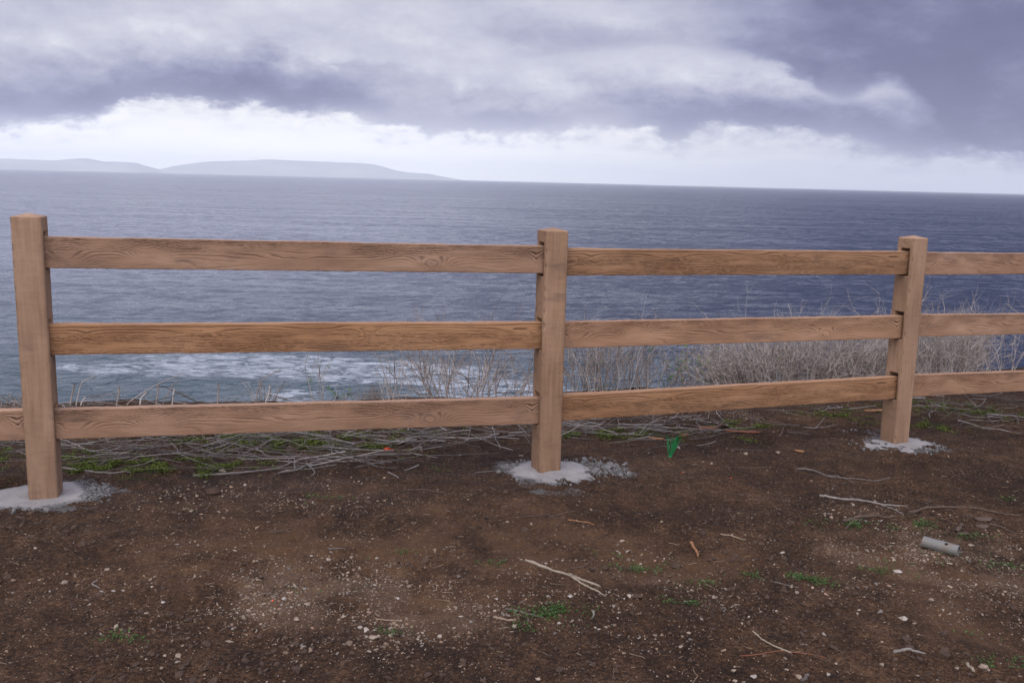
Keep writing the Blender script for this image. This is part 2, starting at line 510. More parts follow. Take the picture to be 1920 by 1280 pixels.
def smap(scale, rot=0.0, loc=(0, 0, 0)):
    mp = nt.nodes.new('ShaderNodeMapping'); mp.inputs['Scale'].default_value = scale
    mp.inputs['Rotation'].default_value = (0, 0, rot); mp.inputs['Location'].default_value = loc
    nt.links.new(geo.outputs['Position'], mp.inputs[0]); return mp.outputs[0]


wa = noise(nt, smap((.055, .080, 1), .12), 1.0, 3, 0.5, 0.3)
wb = noise(nt, smap((.22, .34, 1), -.2), 1.0, 4, 0.55, 0.6)
wc = noise(nt, smap((.7, 1.25, 1), .25), 1.0, 4, 0.6, 0.4)
streak = noise(nt, smap((.0006, .004, 1), .03), 1.0, 5, 0.6)
streak2 = noise(nt, smap((.004, .02, 1), -.05), 1.0, 4, 0.6)
grp = noise(nt, smap((.075, .100, 1), .05, (9, 2, 0)), 1.0, 5, 0.62, 0.5)
grp2 = noise(nt, smap((.006, .022, 1), -.08, (4, 7, 0)), 1.0, 4, 0.6, 0.5)
rdg = (1.0 - ((wb - 0.5) * 4.0)._m('ABSOLUTE')).clamp()
hgt = wb * 3.4 + rdg * 0.55 + wc * 0.75
dist = (sx * sx + sy * sy)._m('SQRT')
shal = (sy + (wa - 0.5) * 120 + (streak2 - .5) * 160).smooth(420, 130)
shal = (1.0 - (sy + sx * 0.35 + (streak2 - .5) * 120).smooth(150, 290))
deep = mixc(nt, dist.smooth(500, 5000), (.006, .014, .036, 1), (.007, .012, .038, 1))
wcol = mixc(nt, shal, deep, (.007, .031, .043, 1))
foam = None
for (px, py, rx, ry, wgt) in [(430, 690, 34, 9, 1.0), (250, 692, 22, 7, .8), (470, 668, 40, 7, .9), (620, 683, 26, 5, .9), (720, 700, 26, 8, 1.05), (545, 745, 12, 12, 1.0),
                              (820, 712, 22, 6, .9), (900, 735, 14, 8, 1.2), (935, 745, 9, 6, 1.3), (780, 690, 30, 6, .5), (1110, 735, 12, 5, .8)]:
    c = on_z(px, py, SEA)
    g = ((((sx - c[0]) / rx) ** 2.0 + ((sy - c[1]) / ry) ** 2.0) * -1.0)._m('EXPONENT') * wgt
    foam = g if foam is None else foam + g
fn = noise(nt, smap((.14, .34, 1), .1, (3, 3, 0)), 1.0, 8, 0.72, 1.6)
fm = (foam.clamp() * (fn * 3.6 - 1.20) + (wc - .5) * 0.6).smooth(0.34, 0.85)
cap = ((wb * 0.6 + wc * 0.5) + (streak2 - .5) * 0.25).smooth(0.70, 0.80) * shal * 0.5
fm = (fm * 0.85 + cap).clamp()
wcol = mixc(nt, fm, wcol, (.36, .38, .41, 1))
nt.links.new(wcol, b.inputs['Base Color'])
b.inputs['IOR'].default_value = 1.333
grp3 = noise(nt, smap((.26, .34, 1), .2, (2, 6, 0)), 1.0, 4, 0.6, 0.4)
mod = (grp * 0.42 + grp2 * 0.23 + grp3 * 0.35).smooth(0.43, 0.57)      # cat's paws: rougher and smoother patches of ripples
calm = ((dist + 1.0) ** -1.0 * 210.0).clamp()
rg = (fm * 0.4 + mod * 0.24 + (streak - .5) * 0.16 + 0.20).clamp()
nt.links.new(rg.s, b.inputs['Roughness'])
bw = nt.nodes.new('ShaderNodeBump'); bw.inputs['Distance'].default_value = 1.0
nt.links.new((calm * 0.9).s, bw.inputs['Strength']); nt.links.new((wa * 6.0).s, bw.inputs['Height'])
bm_ = nt.nodes.new('ShaderNodeBump'); bm_.inputs['Distance'].default_value = 1.0
nt.links.new((calm * 0.75).s, bm_.inputs['Strength']); nt.links.new(hgt.s, bm_.inputs['Height'])
nt.links.new(bw.outputs[0], bm_.inputs['Normal'])
nt.links.new(bm_.outputs[0], b.inputs['Normal'])
S = 41000.0
sea = link_mesh('sea', [(-S, -200, SEA), (S, -200, SEA), (S, S, SEA), (-S, S, SEA)], [(0, 1, 2, 3)], m_sea, smooth=False)
tag(sea, kind='structure')

# ------------------------------------------------------------------ far island ridges
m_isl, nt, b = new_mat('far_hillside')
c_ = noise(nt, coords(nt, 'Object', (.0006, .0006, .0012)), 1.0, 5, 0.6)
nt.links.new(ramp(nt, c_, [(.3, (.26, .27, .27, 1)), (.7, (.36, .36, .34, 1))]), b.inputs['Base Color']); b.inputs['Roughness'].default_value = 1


def island(prof, Y, name='hills'):
    pts = []
    for px, py in prof:
        d = ray(px, py + 6.5 * (1 - ((px - 960) / 960) ** 2)); pts.append(EYE + d * (Y / d[1]))   # the lens bows the horizon
    pts = spline(pts, 160)
    rows = []
    k = np.linspace(-1, 1, 25)
    for i, p in enumerate(pts):
        s = k; h = (1 - np.abs(s)) ** 0.8
        y = p[1] + s * 2600
        z = SEA - 5 + max(p[2] - SEA + 5, 1.0) * h
        z = z + 45 * min(1.0, max(0.0, (p[2] - SEA) / 260)) * fbm(np.full(25, p[0]) / 900, y / 900, 3, 71) * h * (np.abs(s) > .03)
        rows.append(np.stack([np.full(25, p[0]), y, z], -1))
    o = link_mesh(name, np.concatenate(rows), grid_faces(len(pts), 25), m_isl)
    return tag(o, kind='structure')


island([(-320, 306), (-200, 297), (-90, 300), (0, 297.5), (50, 298.5), (100, 299.5), (140, 296), (165, 295.5), (200, 301), (250, 302), (264, 305), (280, 311), (292, 316), (304, 320)], 33000)
island([(278, 320), (294, 316.5), (312, 312), (335, 307), (370, 301), (400, 298.5), (440, 297), (470, 296), (505, 294), (540, 295.5), (590, 297), (640, 299), (690, 301),
        (720, 307), (745, 314), (770, 317.5), (795, 319), (815, 322), (835, 325.5), (852, 328.5), (872, 332)], 35500)

# ------------------------------------------------------------------ wood-look materials


def wood_mat(name, light, mid, dark, use_groove=True, pinkness=0.0):
    m, nt, b = new_mat(name)
    co = coords(nt, 'Object')
    oi = nt.nodes.new('ShaderNodeObjectInfo')
    ad = nt.nodes.new('ShaderNodeVectorMath'); ad.operation = 'ADD'
    sc = nt.nodes.new('ShaderNodeVectorMath'); sc.operation = 'SCALE'; sc.inputs['Scale'].default_value = 37.0
    cb = nt.nodes.new('ShaderNodeCombineXYZ'); nt.links.new(oi.outputs['Random'], cb.inputs[0]); nt.links.new(oi.outputs['Random'], cb.inputs[2])
    nt.links.new(cb.outputs[0], sc.inputs[0]); nt.links.new(co, ad.inputs[0]); nt.links.new(sc.outputs[0], ad.inputs[1])
    v = ad.outputs[0]

    def mp(scale):
        q = nt.nodes.new('ShaderNodeMapping'); q.inputs['Scale'].default_value = scale; nt.links.new(v, q.inputs[0]); return q.outputs[0]
    if use_groove:
        big = noise(nt, mp((2.2, 6, 9)), 1.0, 4, .6); fine = noise(nt, mp((12, 60, 190)), 1.0, 4, .65); grit = noise(nt, v, 420, 2, .6)
    else:
        big = noise(nt, mp((7, 7, 2.2)), 1.0, 5, .6); fine = noise(nt, mp((5, 5, 210)), 1.0, 3, .6); grit = noise(nt, mp((120, 120, 420)), 1.0, 2, .6)
    vert = noise(nt, mp((70, 70, 3.5)), 1.0, 3, .6)
    t = (big - .5) * 1.2 + (fine - .5) * (.45 if use_groove else .18) + (grit - .5) * .3 + .5
    if not use_groove: t = t + (vert - .5) * .75
    c = ramp(nt, t, [(.15, dark), (.5, mid), (.82, light)])
    h = fine * .5 + grit * .35
    stain = noise(nt, mp((4, 8, 14)), 1.0, 5, .65).smooth(.55, .72)
    c = mixc(nt, stain * .6, c, (dark[0] * .75, dark[1] * .85, dark[2] * 1.05, 1))
    rv = nt.nodes.new('ShaderNodeHueSaturation'); orr = V(nt, oi.outputs['Random'])
    nt.links.new(c, rv.inputs['Color']); nt.links.new((orr * .18 + .92).s, rv.inputs['Value']); nt.links.new((((orr * 7.3)._m('FRACT')) * .10 + .97).s, rv.inputs['Saturation'])
    c = rv.outputs[0]
    if use_groove:
        g = attr(nt, 'groove')
        c = mixc(nt, (g * 1.1).clamp(), c, (.035, .015, .008, 1))
        tp = attr(nt, 'topface')
        c = mixc(nt, tp * .35, c, (.34, .22, .15, 1))
    else:
        g = attr(nt, 'chip')
        c = mixc(nt, g * (grit + .2), c, (.13, .092, .07, 1))
        dirt = attr(nt, 'foot')
        c = mixc(nt, dirt * vert.smooth(.35, .65) * .6, c, (.085, .048, .03, 1))
    nt.links.new(c, b.inputs['Base Color']); b.inputs['Roughness'].default_value = .85
    b.inputs['Specular IOR Level'].default_value = .25
    bump(nt, b, h if use_groove else grit * .3 + fine * .18 + vert * .6, .55, .004)
    return m


m_railA = wood_mat('tan_grained_rail', (.345, .208, .134, 1), (.268, .153, .094, 1), (.185, .102, .063, 1))
m_railB = wood_mat('ochre_grained_rail', (.352, .200, .113, 1), (.274, .146, .078, 1), (.185, .092, .047, 1))
m_post = wood_mat('sawn_post', (.320, .197, .126, 1), (.252, .150, .092, 1), (.170, .097, .059, 1), False)

# ------------------------------------------------------------------ fence rails
RH, RT_ = 0.140, 0.056         # rail height, thickness
RL = 2.40


def grain_field(mould, X, Z):
    """X 0..1 along the rail, Z 0..1 up; returns contour field and line strength"""
    x = X * RL; z = Z * RH
    jag = 0.0011 * fbm(x * 22, z * 40, 3, 81) + 0.0006 * pn(x * 80, z * 90, 84)
    if mould == 0:
        warp = 0.010 * pn(x * 2.6, z * 5, 86) + 0.004 * pn(x * 8, z * 20, 87)
        zz = z + warp + jag
        F = 74 * zz + 85 * np.clip(zz - .078, 0, 1)
        for (fx, fz, sxx, szz, amp) in [(.055, .30, .10, .045, 4.0), (.195, .45, .075, .040, 4.2), (.47, .35, .20, .05, 3.2), (.60, .42, .14, .04, 1.7),
                                        (.742, .20, .085, .045, 6.5), (.965, .45, .060, .042, 7.0), (.30, -.05, .16, .04, 2.6), (.88, .05, .15, .03, 1.8)]:
            F = F + amp * np.exp(-((x - fx * RL) / sxx) ** 2 - ((z - fz * RH) / szz) ** 2) * (1 + .06 * pn(x * 30, z * 30, 88))
        low = np.clip((zz - .03) / .07, 0.25, 1)
        stren = np.clip(.85 + 1.0 * fbm(x * 5, z * 22, 2, 90), 0, 1) * low
        for (fx, fz) in ((.742, .2), (.965, .45)):
            stren = np.maximum(stren, .5 * np.exp(-((x - fx * RL) / .07) ** 2 - ((z - fz * RH) / .04) ** 2))
    else:
        warp = 0.0065 * pn(x * 2.1, z * 6, 95) + 0.0035 * pn(x * 6.5, z * 18, 96)
        zz = z + warp + jag
        F = 74 * zz - 62 * np.clip(.088 - zz, -.01, 1)
        for (fx, fz, sxx, szz, amp) in [(.08, .62, .05, .02, 1.3), (.28, .70, .14, .016, 1.6), (.50, .78, .16, .02, 1.3), (.615, .74, .075, .014, 1.9), (.94, .72, .12, .014, 1.9),
                                        (.74, .15, .2, .03, -1.4), (.38, .25, .10, .02, 1.2)]:
            F = F + amp * np.exp(-((x - fx * RL) / sxx) ** 2 - ((z - fz * RH) / szz) ** 2)
        stren = np.clip(.95 + 1.0 * fbm(x * 3.5, z * 26, 2, 98), 0, 1) * np.where(zz > .085, .62, 1)
    fr = F - np.floor(F)
    up_ = fr / .27; dn = (1 - fr) / .15          # sharp below the line, feathered above
    g = np.exp(-np.minimum(up_, dn) ** 2 * 2.2)
    saw = fr                                            # springwood steps between the lines
    return g * stren, saw, stren


def make_rail_mesh(mould):
    nx, nf = 860, 62
    Xs = np.linspace(0, 1, nx)
    f = np.linspace(-.5, .5, nf)
    prof = [(-.5, q) for q in f]                       # front, bottom to top
    prof += [(q, .5) for q in np.linspace(-.5, .5, 9)[1:-1]]
    prof += [(.5, q) for q in f[::-1][::4]]
    prof += [(q, -.5) for q in np.linspace(.5, -.5, 9)[1:-1]]
    prof = np.array(prof); npf = len(prof)
    XX = np.repeat(Xs[:, None], npf, 1)
    Y = np.repeat(prof[None, :, 0], nx, 0) * RT_; Zn = np.repeat(prof[None, :, 1], nx, 0)
    Zv = Zn * RH
    X = (XX - .5) * RL
    # rounded arrises
    rr = 0.0045
    ey = np.abs(Y) - (RT_ / 2 - rr); ez = np.abs(Zv) - (RH / 2 - rr)
    cor = (ey > 0) & (ez > 0)
    ln = np.hypot(ey, ez) + 1e-9
    Y = np.where(cor, np.sign(Y) * (RT_ / 2 - rr + ey / ln * rr), Y)
    Zv = np.where(cor, np.sign(Zv) * (RH / 2 - rr + ez / ln * rr), Zv)
    g, saw, stren = grain_field(mould, XX, Zn + .5)
    front = np.repeat((prof[None, :, 0] < -.499), nx, 0)
    back = np.repeat((prof[None, :, 0] > .499), nx, 0)
    Y = np.where(front, Y + .0042 * g - .0005 * saw * stren + .0014 * fbm(X * 7, Zv * 16, 2, 101 + mould), Y)
    Y = np.where(back, Y + .0015 * fbm(X * 7, Zv * 16, 2, 111), Y)
    top = np.repeat((prof[None, :, 1] > .499), nx, 0); bot = np.repeat((prof[None, :, 1] < -.499), nx, 0)
    e = .0010 * fbm(X * 22, X * 0, 3, 121 + mould) + .0022 * fbm(X * 3, X * 0, 2, 124 + mould)
    chips = -.006 * np.clip(np.abs(pn(X * 16, Y * 30, 127 + mould)) - .62, 0, 1) / .3
    eb = .0016 * fbm(X * 30, X * 0, 3, 131 + mould) + .005 * np.clip(pn(X * 9, X * 0, 134 + mould) - .38, 0, 1)
    Zv = np.where(top, Zv + e + chips, Zv); Zv = np.where(bot, Zv + eb, Zv)
    V_ = np.stack([X, Y, Zv], -1).reshape(-1, 3)
    F_ = [tuple(q) for q in grid_faces(nx, npf, True)[:, ::-1]]
    F_.append(tuple(range(npf))); F_.append(tuple(range((nx - 1) * npf, nx * npf))[::-1])
    groove = np.where(front, g, 0.25 * np.abs(pn(X * 9, Y * 150, 141)))
    groove = np.where(top & ~front, np.clip(np.abs(chips) * 140, 0, 1) * .8, groove)
    o = link_mesh('rail', V_, F_, m_railA if mould == 0 else m_railB, attrs=dict(groove=groove, topface=(top & ~front).astype(float)))
    return o


fence = empty('rail_fence', (P1[0], P1[1], POSTS[1]['zb']))
tag(fence, 'tan wood-grained three-rail fence running across the bare ground before the sea', 'fence')
bpy.context.view_layer.update()


def fence_child(o, M):
    o.parent = fence
    o.matrix_parent_inverse = Matrix.Identity(4)
    o.matrix_local = Matrix.Translation(-Vector(fence.location)) @ M
    return o


def z_on_line(px, py, A, B, off):
    """height where the pixel's ray meets the vertical plane A-B shifted by off to the front"""
    d2 = (B - A) / np.linalg.norm(B - A); n = np.array([-d2[1], d2[0]])
    r = ray(px, py); o = A - n * off
    t = ((o - EYE[:2]) @ n) / (r[:2] @ n)
    return float((EYE + r * t)[2])


railA = make_rail_mesh(0); railB = make_rail_mesh(1)
_used = set()


def place_rail(src, A, B, zl, zr, off=-0.02 * W):
    key = src.name
    o = src if key not in _used else src.copy()
    if key in _used: COL.objects.link(o)
    _used.add(key)
    d = B - A; L = np.linalg.norm(d); d = d / L
    n = np.array([-d[1], d[0]])
    mid = (A + B) / 2 + n * off
    yaw = math.atan2(d[1], d[0]); slope = math.atan2(zr - zl, L)
    M = Matrix.Translation((mid[0], mid[1], (zl + zr) / 2)) @ Matrix.Rotation(yaw, 4, 'Z') @ Matrix.Rotation(-slope, 4, 'Y')
    M = M @ Matrix.Diagonal(((L - 0.026) / RL, 1, 1, 1))
    return fence_child(o, M)


FO = 0.24 * W
RAILPX = {  # bay: [(mould, left x, top, bottom, right x, top, bottom)]
    'B1': (P0, P1, [(0, 92, 445, 502, 1018, 462.5, 512), (1, 100, 609, 665, 1014, 605.5, 653), (0, 108, 768, 824, 1009, 746, 795)]),
    'B2': (P1, P2, [(1, 1068, 470, 513, 1703, 473, 513.5), (0, 1062, 605, 652, 1690, 593, 634), (1, 1057, 742, 788, 1679, 706, 748)]),
    'B3': (P2, P3, [(0, 1742, 476, 513, 1920, 477.5, 512), (0, 1728, 592, 629.5, 1920, 589.5, 626), (0, 1714, 706, 741, 1920, 697, 733)]),
}
rail_mid = {}
for bay, (A, B, rows) in RAILPX.items():
    for k, (mould, xl, tl, bl, xr, tr, br) in enumerate(rows):
        d2 = (B - A) / np.linalg.norm(B - A); n2_ = np.array([-d2[1], d2[0]])
        def hit(px, py):
            r = ray(px, py); o = A - n2_ * (FO)
            t = ((o - EYE[:2]) @ n2_) / (r[:2] @ n2_); q = EYE + r * t
            return (q[:2] - A) @ d2, q[2]
        s0, za = hit(xl, (tl + bl) / 2); s1, zb = hit(xr, (tr + br) / 2)
        L = np.linalg.norm(B - A); sl = (zb - za) / (s1 - s0)
        zl = za - sl * s0; zr = za + sl * (L - s0)
        _, zt_ = hit(xl, tl); _, zb_ = hit(xl, bl)
        rail_mid[(bay, k)] = (zl, zr)
        place_rail(railA if mould == 0 else railB, A, B, zl, zr)
        print('rail', bay, k, 'z', round(zl, 3), round(zr, 3), 'h', round(zt_ - zb_, 3), 'L', round(L, 3))
zl = z_on_line(0, 799, PM, P0, FO); zr = z_on_line(45, 797, PM, P0, FO)
rail_mid[('B0', 2)] = (rail_mid[('B1', 2)][0] + 0.01, rail_mid[('B1', 2)][0])
place_rail(railA, PM, P0, *rail_mid[('B0', 2)])


# ------------------------------------------------------------------ fence posts
def make_post(slots, height, seed):
    """sawn post with three open slots across its width and a low pyramid cap"""
    hw = W / 2
    yl = [-.5, -.31, .25, .5]
    zl = sorted({0.0, height} | {v for s in slots for v in s})
    def fine(levels, step):
        out = [levels[0]]
        for a, b_ in zip(levels[:-1], levels[1:]):
            n = max(1, int(round((b_ - a) / step))); out += list(a + (b_ - a) * np.arange(1, n + 1) / n)
        return np.array(out)
    rr = .006
    Xl = np.concatenate([[-hw], fine([-hw + rr, hw - rr], .010), [hw]])
    Yl = np.concatenate([[-hw], fine([-hw + rr, -.31 * W, .25 * W, hw - rr], .010), [hw]])
    Zl = np.concatenate([fine([-.25] + zl[:-1] + [height - .004], .009), [height]])
    nx, ny, nz = len(Xl) - 1, len(Yl) - 1, len(Zl) - 1
    xc, yc, zc = [(a[1:] + a[:-1]) / 2 for a in (Xl, Yl, Zl)]
    sol = np.ones((nx, ny, nz), bool)
    iny = (yc > -.31 * W) & (yc < .25 * W)
    for (a, b_) in slots:
        inz = (zc > a) & (zc < b_)
        sol[:, iny[:, None] & inz[None, :]] = False
    pad = np.zeros((nx + 2, ny + 2, nz + 2), bool); pad[1:-1, 1:-1, 1:-1] = sol
    vid = {}; verts = []; faces = []
    def vi(i, j, k):
        key = (i, j, k)
        if key not in vid: vid[key] = len(verts); verts.append((Xl[i], Yl[j], Zl[k]))
        return vid[key]
    quads = {0: ((0, 0, 0), (0, 0, 1), (0, 1, 1), (0, 1, 0)), 1: ((0, 0, 0), (1, 0, 0), (1, 0, 1), (0, 0, 1)), 2: ((0, 0, 0), (0, 1, 0), (1, 1, 0), (1, 0, 0))}
    for ax in range(3):
        for sgn in (-1, 1):
            sh = [0, 0, 0]; sh[ax] = sgn
            nb = pad[1 + sh[0]:1 + sh[0] + nx, 1 + sh[1]:1 + sh[1] + ny, 1 + sh[2]:1 + sh[2] + nz]
            for i, j, k in zip(*np.nonzero(sol & ~nb)):
                o = [i, j, k]
                if sgn == 1: o[ax] += 1
                q = [vi(o[0] + c[0], o[1] + c[1], o[2] + c[2]) for c in quads[ax]]
                faces.append(tuple(q if sgn == -1 else q[::-1]))
    v = np.array(verts)
    x, y, z = v.T.copy()
    # rounded vertical arrises
    on = (np.abs(np.abs(x) - hw) < 1e-6) & (np.abs(np.abs(y) - hw) < 1e-6)
    pull = np.where(on, .0030, 0)
    chip = np.clip(pn(z * 26, z * 0 + seed, 151 + seed) - .12, 0, 1) * (on & (x < 0) & (y < 0)) * .0095
    x2 = x - np.sign(x) * (pull + chip); y2 = y - np.sign(y) * (pull + chip * .8)
    face_x = np.abs(np.abs(x) - hw) < 1e-6; face_y = np.abs(np.abs(y) - hw) < 1e-6
    x2 = x2 + np.where(face_x, .0012 * fbm(y * 18, z * 14, 3, 161 + seed) + .0016 * pn(z * 1.3, y * 0, 165 + seed), 0)
    y2 = y2 + np.where(face_y, .0009 * fbm(x * 20, z * 60, 3, 171 + seed) + .0016 * pn(z * 1.1, x * 0, 175 + seed), 0)
    tp = z > height - 1e-6
    cap = .0155 * (1 - np.maximum(np.abs(x), np.abs(y)) / hw)
    z2 = z + np.where(tp, cap + .0008 * fbm(x * 40, y * 40, 2, 181), 0) - np.where(tp & (face_x | face_y), .002 + .002 * np.abs(pn(x * 30 + y * 30, z, 185 + seed)), 0)
    # ragged slot mouths
    for (a, b_) in slots:
        m = face_x & (np.abs(z - b_) < 1e-6) & (y > -.32 * W) & (y < .26 * W)
        z2 = z2 + np.where(m, .006 * np.abs(pn(y * 60, z * 3, 191 + seed)), 0)
    chipa = np.clip((chip > .0006) * .8 + on * .25, 0, 1)
    foot = np.clip(1 - z / .35, 0, 1) ** 1.5
    return np.stack([x2, y2, z2], -1), faces, dict(chip=chipa, foot=foot)


m_conc, nt, b = new_mat('pale_concrete')
co = coords(nt, 'Object'); a1 = noise(nt, co, 9, 5, .65); a2 = noise(nt, co, 90, 4, .7); a3 = noise(nt, co, 400, 2, .6)
cc = ramp(nt, (a1 - .5) * .8 + (a2 - .5) * .5 + .5, [(.2, (.14, .125, .118, 1)), (.5, (.215, .197, .190, 1)), (.8, (.29, .27, .262, 1))])
rim = attr(nt, 'rim')
cc = mixc(nt, (rim * 1.2 + (a2 - .5) * 1.1 + (a1 - .5) * .8).smooth(.70, 1.05), cc, (.085, .08, .078, 1))
cc = mixc(nt, a1.smooth(.60, .70) * .3, cc, (.26, .18, .13, 1))
nt.links.new(cc, b.inputs['Base Color']); b.inputs['Roughness'].default_value = .95
bump(nt, b, a2 * .6 + a3 * .3, .6, .006)
m_crumb, nt, b = new_mat('grey_cement_crumbs')
a2 = noise(nt, coords(nt, 'Object'), 60, 4, .7)
nt.links.new(ramp(nt, a2, [(.3, (.055, .051, .049, 1)), (.7, (.18, .17, .164, 1))]), b.inputs['Base Color']); b.inputs['Roughness'].default_value = .95

ICO = None


def ico(sub=1):
    bm = bmesh.new(); bmesh.ops.create_icosphere(bm, subdivisions=sub, radius=1.0)
    v = np.array([q.co[:] for q in bm.verts]); f = np.array([[q.index for q in p.verts] for p in bm.faces]); bm.free()
    return v, f


ICO1, ICO2, ICO3 = ico(1), ico(2), ico(3)


def pebbles(P, size, flat=(.35, .8), base=ICO1, rough=.28, sink=.2, seed=0):
    """many irregular stones in one array; P (n,3), size (n,)"""
    rg = np.random.default_rng(seed)
    bv, bf = base; n = len(P); k = len(bv)
    s = np.stack([rg.uniform(.7, 1.2, n), rg.uniform(.55, 1.0, n), rg.uniform(*flat, n)], 1) * size[:, None]
    v = bv[None] * (1 + rg.uniform(-rough, rough, (n, k, 1)))
    v = v * s[:, None]
    tilt = rg.normal(0, .25, (n, 2)); yaw = rg.uniform(0, 2 * np.pi, n)
    v[..., 2] += v[..., 0] * tilt[:, None, 0] + v[..., 1] * tilt[:, None, 1]
    c, s_ = np.cos(yaw)[:, None], np.sin(yaw)[:, None]
    x = v[..., 0] * c - v[..., 1] * s_; y = v[..., 0] * s_ + v[..., 1] * c
    V_ = np.stack([x, y, v[..., 2]], -1) + P[:, None]
    V_[..., 2] += (s[:, 2] * (1 - 2 * sink) * .5)[:, None]
    F_ = (bf[None] + (np.arange(n) * k)[:, None, None]).reshape(-1, 3)
    return V_.reshape(-1, 3), F_, k


post_specs = [(P0, POSTS[0]), (P1, POSTS[1]), (P2, POSTS[2]),
              (PM, dict(x=PM[0], y=PM[1], zt=POSTS[0]['zt'], zb=POSTS[0]['zb'], yaw=12, h=10.3 * W)),
              (P3, dict(x=P3[0], y=P3[1], zt=POSTS[2]['zt'] - .05, zb=POSTS[2]['zb'] - .05, yaw=28, h=10.3 * W))]
foot_r = [(.212, (-.015, -.02)), (.235, (.035, -.015)), (.29, (-.045, -.015)), (.24, (0, 0)), (.24, (0, 0))]
post_lab = ['post at the left edge, standing on a wide pale footing, no upper rails on its left', 'middle post with a chipped left corner',
            'right post showing its slotted left face', None, None]
for i, (pp, p) in enumerate(post_specs):
    def zmid(k):
        if i in (0, 1): return rail_mid[(('B1', 'B1')[i], k)][i]
        if i in (2, 4): return rail_mid[('B2' if i == 2 else 'B3', k)][1]
        return rail_mid[('B0', 2)][0] + (2 - k) * .46
    slots = []
    for k in range(3):
        zm = zmid(k)
        zn = rail_mid[(['B1', 'B2', 'B3', 'B0', 'B3'][i], k)][0] if i in (1, 2) else zm
        lo, hi = min(zm, zn) - RH / 2 - .004, max(zm, zn) + RH / 2 + .018
        slots.append((lo - p['zb'], hi - p['zb']))
    slots.sort()
    v, f, at = make_post(slots, p['zt'] - p['zb'], i)
    o = link_mesh('post', v, f, m_post, attrs=at)
    if post_lab[i]: o['label'] = post_lab[i]
    fence_child(o, Matrix.Translation((p['x'], p['y'], p['zb'])) @ Matrix.Rotation(R(p['yaw']), 4, 'Z'))
    # concrete footing: low dome, a sub-part of its post
    Rr, (ox, oy) = foot_r[i]
    nr, na = 26, 96
    th = np.linspace(0, 2 * np.pi, na, endpoint=False); rr_ = np.linspace(0, 1.12, nr)
    RR, TH = np.meshgrid(rr_, th, indexing='ij')
    out = Rr * (1 + .16 * pn(np.cos(TH) * 1.5 + i * 5, np.sin(TH) * 1.5, 201) + .10 * pn(np.cos(TH) * 5 + i * 5, np.sin(TH) * 5, 203) + .025 * pn(np.cos(TH) * 16, np.sin(TH) * 16 + i, 205))
    fx = ox + out * RR * np.cos(TH); fy = oy + out * RR * np.sin(TH) * .88
    gz = ground_h(p['x'] + fx, p['y'] + fy) - relief(p['x'] + fx, p['y'] + fy)
    topz = p['zb'] + .004
    k = np.clip(RR, 0, 1)
    fz = topz + (gz + .005 - topz) * np.clip((k - .24) / .62, 0, 1) ** .85 - np.clip(RR - .88, 0, 1) * .06
    fz += .003 * fbm((p['x'] + fx) * 18, (p['y'] + fy) * 18, 3, 207) * np.clip(RR * 3 - .5, 0, 1)
    fo = link_mesh('concrete_footing', np.stack([fx, fy, fz - p['zb']], -1).reshape(-1, 3), grid_faces(nr, na, True)[:, ::-1], m_conc, attrs=dict(rim=np.clip((RR - .55) / .5, 0, 1)))
    fo.parent = o; fo.matrix_parent_inverse = Matrix.Rotation(-R(p['yaw']), 4, 'Z')
    # crumbs of dark cement squeezed out round the rim
    rg = np.random.default_rng(300 + i)
    n = 240
    a = rg.uniform(0, 2 * np.pi, n)
    dens = np.clip(pn(np.cos(a) * 2 + i * 3, np.sin(a) * 2, 211) + .35, 0, 1)
    a = a[rg.uniform(0, 1, n) < dens + .12]
    if i == 1: a = np.concatenate([a, rg.normal(.35, .28, 260), rg.normal(2.85, .16, 90)])
    if i == 0: a = np.concatenate([a, rg.normal(.45, .4, 200)])
    n = len(a)
    rad = Rr * rg.normal(1.04, .085, n) * (1 + .16 * pn(np.cos(a) * 1.5 + i * 5, np.sin(a) * 1.5, 201))
    if i == 1: rad[-350:-90] *= rg.uniform(.95, 1.75, 260)
    if i == 0: rad[-200:] *= rg.uniform(.95, 1.4, 200)
    cx = ox + rad * np.cos(a); cy = oy + rad * np.sin(a) * .88
    cz = ground_h(p['x'] + cx, p['y'] + cy)
    v, f, k = pebbles(np.stack([cx, cy, cz - p['zb']], -1), rg.gamma(2, .0026, n) + .002, (.6, 1.0), ICO1, .3, .15, 310 + i)
    cr = link_mesh('cement_crumbs', v, f, m_crumb, smooth=False)
    cr['kind'] = 'stuff'
    cr.parent = o; cr.matrix_parent_inverse = Matrix.Rotation(-R(p['yaw']), 4, 'Z')

# ------------------------------------------------------------------ gravel and soil clods
m_chip, nt, b = new_mat('stone_chips')
cn = noise(nt, coords(nt, 'Object'), 150, 3, .6)
nt.links.new(mixc(nt, (cn - .35).clamp() * .8, attr(nt, 'tint', 'Color'), (.10, .065, .045, 1)), b.inputs['Base Color']); b.inputs['Roughness'].default_value = .9


def scatter(n, rg, dens, ymin=2.25, ymax=6.6):
    """points in the view of the photograph, kept by a density function"""
    out = []
    tot = 0
    while tot < n:
        y = rg.uniform(ymin, ymax, n * 3); x = rg.uniform(-1, 1, n * 3) * (y * .60 + .25)
        k = rg.uniform(0, 1, n * 3) < dens(x, y)
        q = np.stack([x[k], y[k]], 1); out.append(q); tot += len(q)
    q = np.concatenate(out)[:n]
    return np.concatenate([q, ground_h(q[:, 0], q[:, 1])[:, None]], 1)


def not_on_footing(x, y):
    m = np.ones_like(x)
    for p in POSTS: m = m * (np.hypot(x - p['x'], y - p['y']) > .27)
    return m * (y < edge_y(x))


